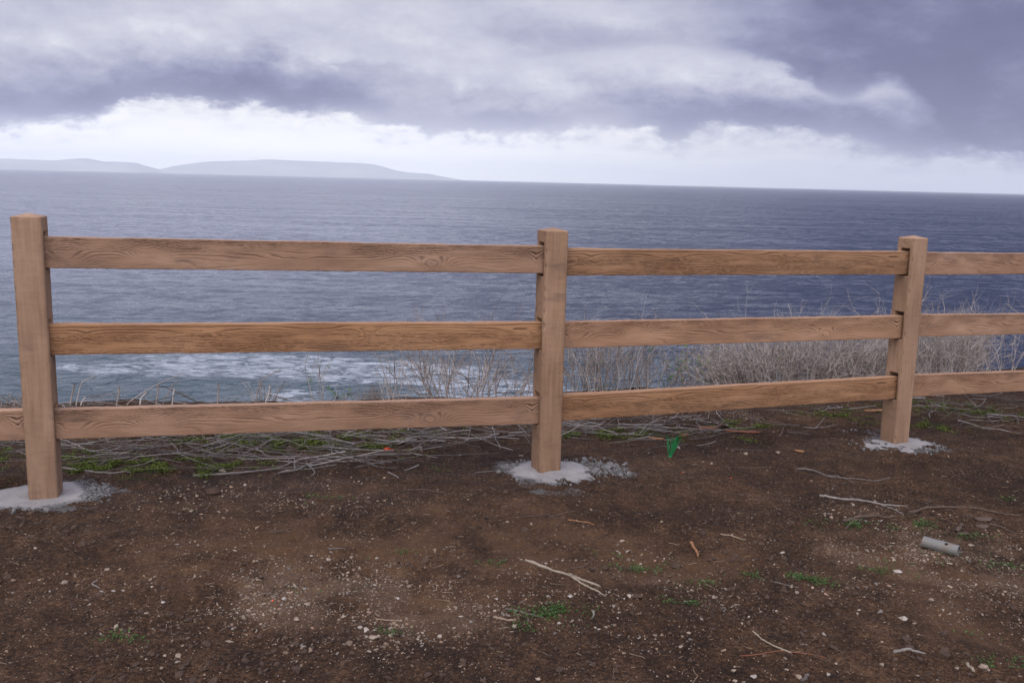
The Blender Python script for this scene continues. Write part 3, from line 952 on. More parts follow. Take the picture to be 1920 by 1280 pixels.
def gravel_d(x, y):
    d = .014 + .08 * np.clip(fbm(x * 1.2, y * 1.2, 3, 221) + .1, 0, 1) ** 1.5
    for c, rx, ry, w in GRAVEL: d = d + w * .8 * blob(x, y, c, rx, ry)
    return np.clip(d * np.clip(.45 + 1.2 * fbm(x * 4, y * 4, 2, 223), .05, 1.2), 0, 1) * not_on_footing(x, y)


rg = np.random.default_rng(21)
TINTS = np.array([(.50, .41, .32), (.42, .33, .24), (.50, .43, .36), (.33, .235, .165), (.26, .19, .14), (.47, .33, .24), (.30, .285, .27), (.56, .51, .46)])
P = scatter(10500, rg, gravel_d)
size = np.clip(rg.lognormal(math.log(.0029), .55, len(P)), .0013, .0105)
v, f, k = pebbles(P, size, (.15, .6), ICO1, .5, .25, 22)
tint = TINTS[rg.integers(0, len(TINTS), len(P))] * np.array([.56, .51, .46]) * rg.uniform(.5, 1.05, (len(P), 1))
o = link_mesh('gravel', v, f, m_chip, smooth=False, cols=dict(tint=np.repeat(tint, k, 0)))
tag(o, 'small cream stone chips strewn over the brown soil', 'gravel', kind='stuff')


def clod_d(x, y): return np.clip(.25 + 1.2 * fbm(x * 1.6, y * 1.6, 3, 231), .02, 1) * not_on_footing(x, y)


m_clod, nt, b = new_mat('soil_clod')
co = coords(nt, 'Object'); cn = noise(nt, co, 6, 4, .6); c2 = noise(nt, co, 140, 4, .7)
nt.links.new(ramp(nt, (cn - .5) * .7 + (c2 - .5) * .7 + .5, [(.2, (.020, .011, .0065, 1)), (.5, (.050, .027, .016, 1)), (.8, (.090, .052, .032, 1))]), b.inputs['Base Color'])
b.inputs['Roughness'].default_value = .95; bump(nt, b, c2, .7, .006)
P = scatter(8000, rg, clod_d)
size = np.clip(rg.lognormal(math.log(.0048), .55, len(P)), .002, .022)
v, f, k = pebbles(P, size, (.4, .8), ICO1, .35, .35, 24)
o = link_mesh('soil_clods', v, f, m_clod, smooth=False)
tag(o, 'loose crumbs and clods of brown earth', 'soil', kind='stuff')

# ------------------------------------------------------------------ single stones
m_stone, nt, b = new_mat('cream_stone')
co = coords(nt, 'Object'); s1 = noise(nt, co, 40, 5, .65); s2 = noise(nt, co, 260, 3, .7)
nt.links.new(ramp(nt, (s1 - .5) * .9 + (s2 - .5) * .5 + .5, [(.2, (.11, .072, .046, 1)), (.5, (.22, .162, .115, 1)), (.8, (.33, .27, .215, 1))]), b.inputs['Base Color'])
b.inputs['Roughness'].default_value = .9; bump(nt, b, s2 + s1, .5, .004)
m_stone2, nt, b = new_mat('white_stone')
co = coords(nt, 'Object'); s1 = noise(nt, co, 50, 5, .65)
nt.links.new(ramp(nt, s1, [(.25, (.16, .125, .10, 1)), (.6, (.33, .285, .245, 1))]), b.inputs['Base Color']); b.inputs['Roughness'].default_value = .9
bump(nt, b, s1, .5, .006)


def stone(px, py, w, label, mat=m_stone, name='stone', flat=.6, elong=.75, cat='stone', seed=None):
    seed = int(px * 7 + py) if seed is None else seed
    rg = np.random.default_rng(seed)
    p = gp(px, py)
    r = np.linalg.norm(p - EYE) * w / FPX / 2
    bv, bf = ICO3
    v = bv.copy()
    for _ in range(13):      # chop facets
        n = rg.normal(size=3); n /= np.linalg.norm(n); d = v @ n; c = rg.uniform(.45, .85)
        v = v - np.clip(d - c, 0, 1)[:, None] * n
    v = v * (1 + .07 * fbm(bv[:, 0] * 3 + bv[:, 2] * 2 + seed, bv[:, 1] * 3 + bv[:, 2], 3, 241))[:, None]
    v = v * np.array([1, elong, flat]) * r
    a = rg.uniform(-.5, .5); c, s = math.cos(a), math.sin(a)
    v = np.stack([v[:, 0] * c - v[:, 1] * s, v[:, 0] * s + v[:, 1] * c, v[:, 2]], 1)
    o = link_mesh(name, v, bf, mat, smooth=False)
    o.location = (p[0], p[1], p[2] + r * flat * .36)
    return tag(o, label, cat)


stone(400, 926, 27, 'large brown earth-coated rock lying right of the left post, lumpy and dull', m_clod, 'rock', .75, .8, 'rock')
stone(418, 885, 18, 'flat cream stone beside the grey branch under the left bay of the fence', flat=.6)
stone(676, 1177, 13, 'white stone at the top of the small cluster in the foreground', m_stone2)
stone(686, 1183, 14, 'white stone in the middle of the small cluster in the foreground', m_stone2, flat=.8)
stone(698, 1195, 20, 'flat cream stone at the foot of the small foreground cluster', flat=.45)
stone(1681, 1072, 18, 'flat white stone on the soil below and left of the grey pipe', m_stone2, flat=.35)
stone(1693, 1160, 19, 'pinkish white slab of stone in the right foreground, with a smaller one beside it', m_stone2, flat=.45)
stone(1714, 1169, 8, 'small pale stone just right of the pinkish white slab', flat=.6)
stone(1747, 1125, 13, 'thin cream stone above the pinkish slab in the right foreground', flat=.35)
stone(1484, 1101, 9, 'small upright cream stone at the end of the weed strip', flat=1.3, elong=.6)
stone(1544, 1190, 9, 'small bluish white stone right of the pale straight stick', m_stone2, flat=.8)
stone(202, 1069, 11, 'small cream stone above the bent wire-like twig at the left')
stone(120, 1093, 13, 'dull tan stone in the left foreground, left of the bent twig', flat=.6)
stone(213, 1108, 9, 'white pebble right below the bent twig at the left', m_stone2)
stone(305, 1129, 11, 'small flat white stone in the left foreground, alone on dark soil', m_stone2, flat=.4)
stone(275, 1150, 12, 'tan flat stone below the alone white one in the left foreground', flat=.45)
stone(532, 1121, 15, 'bright white flat stone beside the orange fleck', m_stone2, flat=.45)
stone(575, 1134, 13, 'cream stone right of the bright white one beside the orange fleck', flat=.6)
stone(431, 1203, 19, 'long thin cream flake of stone in the lower left foreground', flat=.3, elong=.4)
stone(335, 1231, 13, 'round pale stone near the bottom left, lower than the thin cream flake', flat=.75)
stone(556, 1162, 17, 'smooth tan stone below the gravel patch in the left foreground', flat=.5)
stone(285, 1228, 17, 'dark rounded lump of earth near the bottom left', m_clod, 'earth_clod', .8, .9, 'clod')
stone(1267, 1062, 22, 'dark brown lump of earth on the smooth track right of the fallen branch', m_clod, 'earth_clod', .7, .8, 'clod')
stone(1553, 1135, 18, 'dark brown lump of earth in the smooth dark soil at the right foreground', m_clod, 'earth_clod', .7, .8, 'clod')
stone(1196, 1120, 22, 'broad crumbled lump of earth below the end of the fallen branch', m_clod, 'earth_clod', .6, .9, 'clod')
stone(1166, 1015, 16, 'flat cream stone on bare soil below the middle post footing', flat=.35, elong=.5)
stone(951, 978, 9, 'small cream stone below and left of the middle footing', flat=.6)
stone(996, 984, 8, 'tiny upright cream stone below the middle footing', flat=.9)
stone(1272, 840, 9, 'small white stone touching the green plastic tuft', m_stone2, flat=.6)
stone(1398, 851, 9, 'round pinkish stone right of the green plastic tuft', flat=.7)
stone(1457, 849, 11, 'pink crumbly stone on dark soil between the green tuft and the right post', flat=.6)
stone(1334, 870, 8, 'ochre pebble on the soil below the red bark strip', flat=.7)
stone(976, 855, 12, 'pinkish flake of stone left of the middle post', flat=.35)
stone(459, 910, 8, 'small square white stone right of the large brown rock', m_stone2, flat=.8)
stone(1376, 1258, 12, 'angular tan stone at the bottom edge right of centre', flat=.7)
stone(1414, 1271, 14, 'white stone at the very bottom edge, right of the angular tan one', m_stone2, flat=.6)
stone(1498, 1270, 15, 'tilted cream shard of stone at the very bottom edge', flat=.55)
stone(1842, 1250, 17, 'ochre stone in the bottom right corner among weeds', flat=.6)
stone(1822, 1022, 14, 'flat cream stone right of the grey pipe mouth', flat=.35)
stone(930, 1123, 7, 'small white pebble left of the dark stick in the foreground', m_stone2)
stone(746, 1122, 11, 'white flat pebble in the gravel patch, right of the foreground cluster', m_stone2, flat=.4)
stone(1069, 1118, 15, 'flat white stone below the fallen branch', m_stone2, flat=.35)
stone(1073, 1184 - 20, 9, 'cream pebble below the flat white stone and the fallen branch')
stone(1136, 1176, 9, 'cream pebble at the lower right of the weedy patch in the centre foreground', flat=.5)
stone(1048, 1168, 9, 'white pebble beside the weedy patch in the centre foreground', m_stone2)

# ------------------------------------------------------------------ sticks, branches, bark


def bark_mat(name, lo, hi, sc=1.0):
    m, nt, b = new_mat(name)
    co = coords(nt, 'Object'); s1 = noise(nt, co, 22 * sc, 4, .65); s2 = noise(nt, co, 240 * sc, 3, .7)
    nt.links.new(ramp(nt, (s1 - .5) * .8 + (s2 - .5) * .7 + .5, [(.2, lo), (.8, hi)]), b.inputs['Base Color']); b.inputs['Roughness'].default_value = .9
    bump(nt, b, s2, .5, .003)
    return m


m_grey = bark_mat('weathered_grey_twig', (.11, .09, .08, 1), (.36, .32, .30, 1))
m_litter, nt, b = new_mat('silvery_dead_twigs')
co = coords(nt, 'Object'); s1 = noise(nt, co, 25, 4, .65); s2 = noise(nt, co, 240, 3, .7)
lc = ramp(nt, (s1 - .5) * .8 + (s2 - .5) * .7 + .5, [(.2, (.12, .098, .088, 1)), (.8, (.38, .34, .325, 1))])
vm = nt.nodes.new('ShaderNodeVectorMath'); vm.operation = 'SCALE'; nt.links.new(lc, vm.inputs[0]); nt.links.new(attr(nt, 'shade').s, vm.inputs['Scale'])
nt.links.new(vm.outputs[0], b.inputs['Base Color']); b.inputs['Roughness'].default_value = .9
m_branch = bark_mat('grey_branch', (.07, .055, .047, 1), (.25, .215, .19, 1))
m_dkgrey = bark_mat('dark_grey_twig', (.045, .034, .028, 1), (.14, .112, .095, 1))
m_brown = bark_mat('brown_twig', (.035, .021, .014, 1), (.105, .066, .045, 1))
m_palest = bark_mat('pale_bare_stick', (.10, .075, .055, 1), (.34, .275, .20, 1))
m_red = bark_mat('red_bark', (.085, .028, .013, 1), (.22, .078, .036, 1))
m_orangewood = bark_mat('orange_split_wood', (.16, .068, .028, 1), (.30, .145, .064, 1))
m_dry = bark_mat('dry_shrub_twig', (.21, .173, .152, 1), (.50, .43, .385, 1), .5)
m_dry2 = bark_mat('brown_shrub_twig', (.12, .09, .073, 1), (.33, .262, .22, 1), .5)
m_straw = bark_mat('straw', (.13, .085, .055, 1), (.28, .20, .135, 1))


def stick(polys, label, mat, name='stick', cat='stick', lift=None, n=24, knob=.2):
    """polys: [(pixel points, width in pixels start, end)] lying on the ground"""
    out = []
    base = gp(*polys[0][0][0])
    rg = np.random.default_rng(int(base[0] * 1000) % 9999)
    for pts, w0, w1 in polys:
        P = spline([gp(*q[:2], dz=(q[2] if len(q) > 2 else 0.0)) for q in pts], n)
        dist = np.linalg.norm(P.mean(0) - EYE)
        rad = np.linspace(w0, w1, n) * dist / FPX / 2
        rad = rad * (1 + knob * rg.uniform(-1, 1, n))
        zg = ground_h(P[:, 0], P[:, 1])
        extra = np.array([(q[2] if len(q) > 2 else 0.0) for q in pts]); ex = np.interp(np.linspace(0, 1, n), np.linspace(0, 1, len(pts)), extra)
        zs = np.convolve(np.pad(zg, 2, 'edge'), np.ones(5) / 5, 'valid')
        P[:, 2] = np.maximum(zs, zg - .002) + rad * .75 + ex
        P[:, :2] += rg.normal(0, .35, (n, 2)) * rad[:, None]
        out.append((P - base, rad))
    v, f = tubes(out, 7)
    o = link_mesh(name, v, f, mat)
    o.location = base
    return tag(o, label, cat)


stick([([(985, 1052), (1010, 1060), (1060, 1077), (1098, 1090), (1126, 1101)], 5.5, 3.5), ([(1070, 1081), (1100, 1100), (1120, 1108), (1136, 1119)], 4.5, 2.5),
       ([(1066, 1075), (1085, 1084), (1124, 1098)], 3, 2)], 'pale split branch lying diagonally in the centre foreground', m_palest, 'fallen_branch', 'branch')
stick([([(1537, 931), (1580, 936), (1625, 941), (1702, 951)], 5, 2.5), ([(1640, 943), (1668, 952), (1694, 965)], 3, 2)],
      'straight grey branch with a fork, lying below the right post', m_branch, 'fallen_branch', 'branch')
stick([([(1704, 963), (1740, 954), (1780, 952), (1840, 955), (1885, 964), (1915, 968)], 5, 2.5)], 'long dark brown root-like branch running to the right edge', m_brown, 'fallen_branch', 'branch')
stick([([(1580, 981), (1605, 973), (1642, 968), (1660, 971), (1682, 968)], 7, 3), ([(1606, 976), (1592, 985), (1585, 993)], 5, 3)], 'thick knobbly brown branch with a short spur above the pipe', m_brown, 'fallen_branch', 'branch')
stick([([(1492, 881), (1515, 882), (1535, 887), (1550, 893), (1572, 892)], 5, 2), ([(1550, 893), (1600, 898), (1640, 902), (1668, 896)], 2.5, 2), ([(1570, 893), (1590, 900), (1602, 906)], 2, 1.5)],
      'curved dark branch with thin grey tips below the right footing', m_dkgrey, 'fallen_branch', 'branch')
stick([([(1411, 1184), (1440, 1204), (1484, 1225)], 3, 3)], 'thin straight cream stick near the bottom right of centre', m_palest, knob=.05)
stick([([(1387, 1229), (1450, 1222), (1500, 1224), (1550, 1233)], 2.5, 1.5)], 'long thin reddish stem lying under the straight cream stick', m_red, knob=.05)
stick([([(1296, 1018), (1300, 1028), (1310, 1044)], 6, 4)], 'short orange-tan wood splinter pointing at the camera', m_orangewood, 'wood_splinter', 'splinter')
stick([([(360, 893), (420, 890), (480, 884), (520, 878), (550, 867)], 4, 3)], 'long grey branch ending at the pile of twigs, below the left bay', m_branch, 'fallen_branch', 'branch')
stick([([(520, 888), (560, 880), (600, 863), (650, 858), (710, 854), (770, 852)], 5, 3), ([(553, 880), (552, 862)], 3, 2), ([(575, 868), (590, 885), (584, 892)], 3, 2)],
      'gnarled grey branch with upright spurs at the front of the twig pile', m_branch, 'fallen_branch', 'branch')
stick([([(640, 817), (690, 822), (740, 827), (800, 822), (850, 823), (900, 824), (940, 814), (998, 809)], 4.5, 3)], 'long wavy grey branch reaching to the middle post', m_branch, 'fallen_branch', 'branch', n=26)
stick([([(755, 846), (785, 840), (790, 838)], 3, 3), ([(788, 838), (791, 848)], 4, 2)], 'short forked grey twig right of the orange tuft', m_branch, 'twig', 'twig')
stick([([(947, 1142), (985, 1150), (1020, 1159)], 4, 2.5)], 'dark straight stick beside the weedy patch in the centre foreground', m_dkgrey)
stick([([(925, 1158), (950, 1163), (968, 1162)], 5, 3)], 'short tan stick left of the dark straight stick', m_straw)
stick([([(183, 1088), (173, 1095), (187, 1103)], 2.5, 2)], 'bent thin grey twig like a hook in the left foreground', m_branch, 'twig', 'twig')
stick([([(1351, 1001), (1375, 1006), (1398, 1014)], 3, 2)], 'thin pale twig left of the weeds, right of centre', m_straw, 'twig', 'twig')
stick([([(1068, 1067), (1095, 1062), (1113, 1048)], 3, 2)], 'thin dark twig right of the pale split branch', m_brown, 'twig', 'twig')
stick([([(1790, 998), (1800, 990), (1804, 985)], 6, 5)], 'short bent brown stick behind the grey pipe', m_brown)
stick([([(1855, 984), (1880, 990), (1918, 1003)], 4, 2)], 'thin reddish brown root right of the dark bark flakes', m_brown, 'root', 'root')
stick([([(757, 918), (800, 919), (838, 925)], 2.5, 2)], 'thin brown twig on bare soil left of the middle footing', m_brown, 'twig', 'twig')
stick([([(615, 1031), (640, 1029), (647, 1030)], 4, 2)], 'short dark grey twig on dark soil left of centre', m_dkgrey, 'twig', 'twig')
stick([([(515, 1000), (530, 997), (545, 993)], 3.5, 2.5)], 'short brown twig in the soil of the left half', m_brown, 'twig', 'twig')
stick([([(1447, 1092), (1470, 1097), (1498, 1102)], 3, 2)], 'grey twig lying along the weed strip in the right foreground', m_dkgrey, 'twig', 'twig')
stick([([(1735, 1129), (1750, 1128), (1764, 1127)], 3, 2)], 'short dark twig beside the thin cream stone in the right foreground', m_brown, 'twig', 'twig')
stick([([(1675, 1223), (1705, 1221), (1735, 1226)], 6, 3), ([(1690, 1219), (1725, 1222)], 3, 2)], 'frayed grey wood fragment in the right foreground', m_branch, 'wood_splinter', 'splinter')
stick([([(1813, 1243), (1820, 1252), (1827, 1260)], 5, 4)], 'short pale splinter near the bottom right corner', m_palest, 'wood_splinter', 'splinter')
stick([([(1504, 1278), (1510, 1272), (1514, 1266)], 7, 5)], 'stubby grey stick end at the very bottom edge', m_dkgrey)
stick([([(1065, 975), (1090, 979), (1115, 984)], 2.5, 1.5)], 'thin orange-brown stem on bare soil below the middle footing', m_orangewood, 'twig', 'twig', knob=.05)
stick([([(960, 971), (1010, 968), (1060, 962), (1080, 958)], 2, 1.5)], 'very thin dark stem lying under the middle footing', m_brown, 'twig', 'twig', knob=.05)
stick([([(118, 878), (160, 883), (205, 888), (245, 887)], 4, 2.5)], 'thin grey branch lying right behind the left post footing', m_branch, 'fallen_branch', 'branch')
stick([([(1450, 1000 - 125), (1400, 1000 - 122), (1385, 1000 - 123)], 2, 2)], 'tiny dark twig on bare soil left of the right post', m_brown, 'twig', 'twig')
stick([([(1030, 1095), (1050, 1097), (1062, 1097)], 3, 2)], 'thin brown twig poking left from under the pale split branch', m_brown, 'twig', 'twig')
stick([([(705, 1161), (730, 1163), (752, 1164)], 3, 2)], 'thin tan twig in the gravel above the weeds, left of centre', m_straw, 'twig', 'twig')
stick([([(1110, 1145), (1113, 1152), (1110, 1159)], 3.5, 2.5)], 'short upright-looking grey twig below the pale split branch', m_branch, 'twig', 'twig')


def bark_flake(px, py, w, h, ang, label, mat, curl=.25, name='bark_flake', tilt=.1):
    p = gp(px, py); d = np.linalg.norm(p - EYE)
    L = w * d / FPX; Wd = h * d / FPX * 2.0
    u = np.linspace(-.5, .5, 18); q = np.linspace(-.5, .5, 9)
    U, Q = np.meshgrid(u, q, indexing='ij')
    prof = (1 - np.abs(2 * U) ** 3) * (1 + .22 * pn(U * 6 + px, Q * 3, 251))
    x = U * L; y = Q * Wd * prof; z = .004 + curl * Wd * (.25 - Q ** 2) + tilt * L * (U + .5) * .3 + .002 * fbm(U * 8 + px, Q * 8, 2, 253)
    top = np.stack([x, y, z + .004], -1).reshape(-1, 3); bot = np.stack([x, y, z - .003], -1).reshape(-1, 3)
    n = len(top); f = grid_faces(18, 9)
    F_ = [tuple(r) for r in f] + [tuple(r[::-1] + n) for r in f]
    rim = [i * 9 for i in range(18)] + [17 * 9 + j for j in range(1, 9)] + [i * 9 + 8 for i in range(16, -1, -1)] + [j for j in range(7, 0, -1)]
    for a, b_ in zip(rim, rim[1:] + rim[:1]): F_.append((b_, a, a + n, b_ + n))
    o = link_mesh(name, np.concatenate([top, bot]), F_, mat)
    o.location = p; o.rotation_euler = (0, 0, ang)
    return tag(o, label, 'bark')


bark_flake(1393, 811, 62, 5, -.2, 'long red strip of bark beside a dark stump of earth, right of the green tuft', m_red, .3)
bark_flake(1328, 803, 46, 6, .15, 'broad red bark piece lying in the twigs above the green tuft', m_red, .2)
bark_flake(1283, 817, 20, 6, .2, 'small red-brown bark chip touching the green tuft', m_red)
bark_flake(1640, 771, 40, 6, .1, 'orange-brown slab of bark just left of the right post', m_orangewood, .2)
bark_flake(1499, 847, 18, 4, -.6, 'small orange bark splinter on bare soil left of the right footing', m_orangewood)
bark_flake(1843, 976, 28, 9, -.1, 'upper of two dark brown bark flakes behind the grey pipe', m_brown, .4, tilt=.3)
bark_flake(1841, 989, 22, 8, .1, 'lower of two dark brown bark flakes behind the grey pipe', m_brown, .4)
bark_flake(1805, 1002, 20, 4, .0, 'thin dark bark sliver just behind the pipe', m_brown, .2)
bark_flake(1230, 824, 30, 4, -.25, 'narrow orange-brown bark strip left of the green tuft', m_orangewood, .2)
stone(1353, 803, 26, 'dark brown stump-like lump of earth at the left end of the red bark strip', m_clod, 'earth_clod', .9, .9, 'clod')
stone(945, 818, 26, 'dark lump of earth under the grey branch just left of the middle post', m_clod, 'earth_clod', .7, .7, 'clod')

# ------------------------------------------------------------------ grey pipe
m_pipe, nt, b = new_mat('grey_plastic_pipe')
co = coords(nt, 'Object'); s1 = noise(nt, co, 14, 5, .65); s2 = noise(nt, co, 180, 3, .7)
c = ramp(nt, (s1 - .5) * .7 + (s2 - .5) * .35 + .5, [(.2, (.085, .073, .06, 1)), (.55, (.145, .136, .126, 1)), (.85, (.195, .187, .175, 1))])
c = mixc(nt, s1.smooth(.56, .68) * .5, c, (.13, .085, .05, 1))
nt.links.new(c, b.inputs['Base Color']); b.inputs['Roughness'].default_value = .6; bump(nt, b, s2, .2, .001)
pa = gp(1741, 1024); pb = gp(1779, 1039)
dist = np.linalg.norm(pa - EYE)
rad = 9.8 * dist / FPX
d = pb - pa; d[2] = 0; L = 56 * dist / FPX; yaw = math.atan2(d[1], d[0])
yaw = math.radians(-40)
nu, nv = 60, 72
U = np.linspace(0, L, nu); A = np.linspace(0, 2 * np.pi, nv, endpoint=False)
UU, AA = np.meshgrid(U, A, indexing='ij')
wall = rad * .13
ov = np.stack([UU, rad * np.cos(AA), rad * np.sin(AA)], -1).reshape(-1, 3)
iv = np.stack([UU, (rad - wall) * np.cos(AA), (rad - wall) * np.sin(AA)], -1).reshape(-1, 3)
n = len(ov); f = grid_faces(nu, nv, True)
hc = np.array([L * .66, math.radians(250 - 118)])           # the drilled hole
cen_u = UU.reshape(-1)[f].mean(1); a_ = AA.reshape(-1)[f]; cen_a = np.where(a_.max(1) - a_.min(1) > 3, 0, a_.mean(1))
hole = ((cen_u - hc[0]) / (rad * .27)) ** 2 + ((cen_a - math.radians(118)) / .27) ** 2 < 1
keep = f[~hole]
Fp = [tuple(q[::-1]) for q in keep] + [tuple(q + n) for q in keep]
ed = {}
for q in f[hole]:
    for a, b_ in zip(q, np.roll(q, -1)): ed[(a, b_)] = 1
for (a, b_) in list(ed):
    if (b_, a) not in ed: Fp.append((a, b_, b_ + n, a + n))
for j in range(nv):
    j2 = (j + 1) % nv
    Fp.append((j, j2, j2 + n, j + n)); k0 = (nu - 1) * nv
    Fp.append((k0 + j2, k0 + j, k0 + j + n, k0 + j2 + n))
pipe = link_mesh('pipe', np.concatenate([ov, iv]), Fp, m_pipe)
pc = gp(1763, 1033)
pipe.location = (pc[0] - math.cos(yaw) * L / 2, pc[1] - math.sin(yaw) * L / 2, pc[2] + rad * .93)
pipe.rotation_euler = (0, R(1.5), yaw)
tag(pipe, 'short cut length of grey pipe with a drilled hole, lying on the soil', 'pipe')

# ------------------------------------------------------------------ plastic marking tufts
m_green, nt, b = new_mat('green_plastic'); b.inputs['Base Color'].default_value = (.015, .20, .06, 1); b.inputs['Roughness'].default_value = .45
m_orange, nt, b = new_mat('orange_plastic'); b.inputs['Base Color'].default_value = (.60, .07, .01, 1); b.inputs['Roughness'].default_value = .5
rg = np.random.default_rng(5)
base = gp(1256, 857); dist = np.linalg.norm(base - EYE); pxm = dist / FPX
polys = []
for k in range(27):
    ex = rg.uniform(-7, 16) if k < 12 else rg.normal(12, 4.0)
    hgt_ = rg.uniform(32, 41)
    tip = np.array([ex * pxm, rg.normal(0, 4) * pxm, hgt_ * pxm])
    st_ = np.array([rg.normal(0, 1.3) * pxm, rg.normal(0, 1.3) * pxm, -2 * pxm])
    mid = (st_ + tip) / 2 + rg.normal(0, 1.0, 3) * pxm
    polys.append((spline([st_, mid, tip], 7), np.full(7, .5 * pxm)))
v, f = tubes(polys, 4)
o = link_mesh('plastic_tuft', v, f, m_green); o.location = base
tag(o, 'bright green tuft of plastic bristles standing in the soil right of the middle post', 'marker tuft')
base = gp(727, 845); pxm = np.linalg.norm(base - EYE) / FPX
polys = []
for k in range(26):
    a = rg.uniform(-.4, 3.6); l = rg.uniform(4, 10)
    tip = np.array([math.cos(a) * l * pxm, rg.normal(0, 3) * pxm, abs(math.sin(a)) * l * .6 * pxm + 1 * pxm])
    polys.append((spline([np.zeros(3), tip * .5 + np.array([0, 0, 1.2 * pxm]), tip], 6), np.full(6, .75 * pxm)))
v, f = tubes(polys, 4)
o = link_mesh('plastic_tuft', v, f, m_orange); o.location = base
tag(o, 'small bright orange tuft of plastic bristles at the edge of the grass', 'marker tuft')
for px, py, lab in [(511, 1126, 'tiny orange plastic fleck in the white gravel'), (1371, 896, 'tiny red-orange plastic fleck on bare soil right of centre'), (1279, 886, 'tiny orange plastic fleck below the green tuft')]:
    o = stone(px, py, 6 if px < 1000 else 3.5, lab, m_orange, 'plastic_fleck', .5, .7, 'fleck')

# ------------------------------------------------------------------ low green growth
m_leaf, nt, b = new_mat('low_weed_leaf')
nt.links.new(attr(nt, 'tint', 'Color'), b.inputs['Base Color']); b.inputs['Roughness'].default_value = .7
b.inputs['Specular IOR Level'].default_value = .2


def leaves(P, L, tint, rg, up=(.2, 1.0), wid=.42):
    """small folded leaves: P (n,3), L (n,)"""
    n = len(P)
    yaw = rg.uniform(0, 2 * np.pi, n); el = rg.uniform(*up, n)
    d = np.stack([np.cos(yaw) * np.cos(el), np.sin(yaw) * np.cos(el), np.sin(el)], 1)
    s = np.stack([-np.sin(yaw), np.cos(yaw), rg.normal(0, .25, n)], 1)
    mid = P + d * (L * .55)[:, None]; tip = P + d * L[:, None]; tip[:, 2] -= L * .18
    w = s * (L * wid * .5)[:, None]
    V_ = np.stack([P, mid + w, tip, mid - w], 1)
    V_[:, 0, 2] -= .001
    return V_.reshape(-1, 3), np.arange(4 * n).reshape(n, 4), np.repeat(tint, 4, 0)


def green_d(x, y):
    d = 0
    for c, rx, ry, w in GREENP: d = d + w * blob(x, y, c, rx * .8, ry * .8)
    return np.clip(d * np.clip(-.05 + 2.6 * fbm(x * 8, y * 8, 4, 51), 0, 1.3), 0, 1) * not_on_footing(x, y)


rg = np.random.default_rng(31)
P = scatter(34000, rg, green_d, 3.6, 7.2)
P[:, 2] += rg.uniform(0, .012, len(P))
L = rg.uniform(.004, .017, len(P))
tint = np.array([(.062, .088, .014)]) * rg.uniform(.45, 1.5, (len(P), 1)) * np.array([1, 1, 1]) + rg.uniform(0, .035, (len(P), 1)) * np.array([[1, .7, .1]])
v1, f1, t1_ = leaves(P, L, tint, rg)
o = link_mesh('grass', v1, f1, m_leaf, smooth=False, cols=dict(tint=t1_))
tag(o, 'low green moss and weed seedlings growing among the dead twigs', 'ground cover', kind='stuff')
WEEDS = [(1480, 1083, .10, .03, 1), (1520, 1087, .07, .03, 1), (1540, 1095, .06, .03, .8), (1390, 1075, .06, .03, .6), (1440, 1090, .05, .02, .5), (1135, 1042, .05, .03, .7), (1190, 1060, .09, .05, .7), (1030, 1150, .10, .05, .8), (1050, 1140, .1, .05, .6),
         (990, 1172, .06, .03, .7), (1000, 1137, .05, .02, .5), (1600, 985, .14, .06, .7), (1720, 985, .12, .05, .8), (1690, 1050, .08, .03, .6), (1650, 990, .1, .04, .5), (1830, 1010, .1, .05, .6), (1890, 935, .04, .03, .7), (1900, 1260, .09, .05, .8),
         (1830, 1195, .04, .02, .6), (1260, 1120, .05, .02, .8), (1285, 1127, .05, .02, .7), (720, 1180, .05, .02, .6), (785, 1187, .05, .02, .7), (690, 1060, .04, .02, .4), (755, 1043, .04, .02, .4), (260, 1190, .06, .03, .4), (220, 1195, .05, .02, .4),
         (700, 1105, .04, .02, .4), (1660, 1070, .12, .04, .4), (1430, 1017, .05, .02, .5), (1290, 1125, .04, .02, .5), (800, 878, .08, .03, .5), (830, 873, .05, .03, .5), (1880, 1060, .2, .1, .25), (1310, 1090, .06, .03, .4), (30, 893, .05, .03, .3),
         (580, 1105, .06, .03, .3), (600, 935, .1, .05, .3), (930, 1062, .06, .03, .3)]
WP = [(ground_pt(a, b_), rx, ry, w) for a, b_, rx, ry, w in WEEDS]


def weed_d(x, y):
    d = 0
    for c, rx, ry, w in WP: d = d + w * blob(x, y, c, rx, ry)
    return np.clip(d * np.clip(.4 + 1.3 * fbm(x * 9, y * 9, 2, 261), 0, 1.2), 0, 1)


P = scatter(3400, rg, weed_d, 2.3, 5.5)
P[:, 2] += rg.uniform(.001, .012, len(P))
L = rg.uniform(.005, .013, len(P))
tint = np.array([(.034, .075, .014)]) * rg.uniform(.5, 1.5, (len(P), 1))
v1, f1, t1_ = leaves(P, L, tint, rg, (.0, .8), .55)
o = link_mesh('weed_seedlings', v1, f1, m_leaf, smooth=False, cols=dict(tint=t1_))
tag(o, 'tiny green weed seedlings scattered in patches over the bare soil', 'weeds', kind='stuff')

# ------------------------------------------------------------------ litter of dead twigs behind the fence
rg = np.random.default_rng(41)
LIT = [(60, 832, .5, .12, .4), (230, 828, .8, .24, 1), (400, 832, .7, .26, 1.1), (560, 838, .5, .24, 1.2), (600, 858, .25, .12, .9), (700, 815, .5, .2, .9), (850, 810, .4, .12, .8), (960, 805, .3, .12, .9), (1120, 800, .4, .18, 1.1), (1230, 810, .35, .2, 1.1),
       (1330, 808, .2, .12, .8), (1820, 775, .4, .14, 1.2), (1780, 790, .25, .12, .9), (1500, 768, .5, .1, .5), (300, 780, 2.0, .35, .5), (900, 770, 1.2, .35, .6), (1700, 740, 1.2, .3, .6)]
LP = [(ground_pt(a, b_), rx, ry, w) for a, b_, rx, ry, w in LIT]


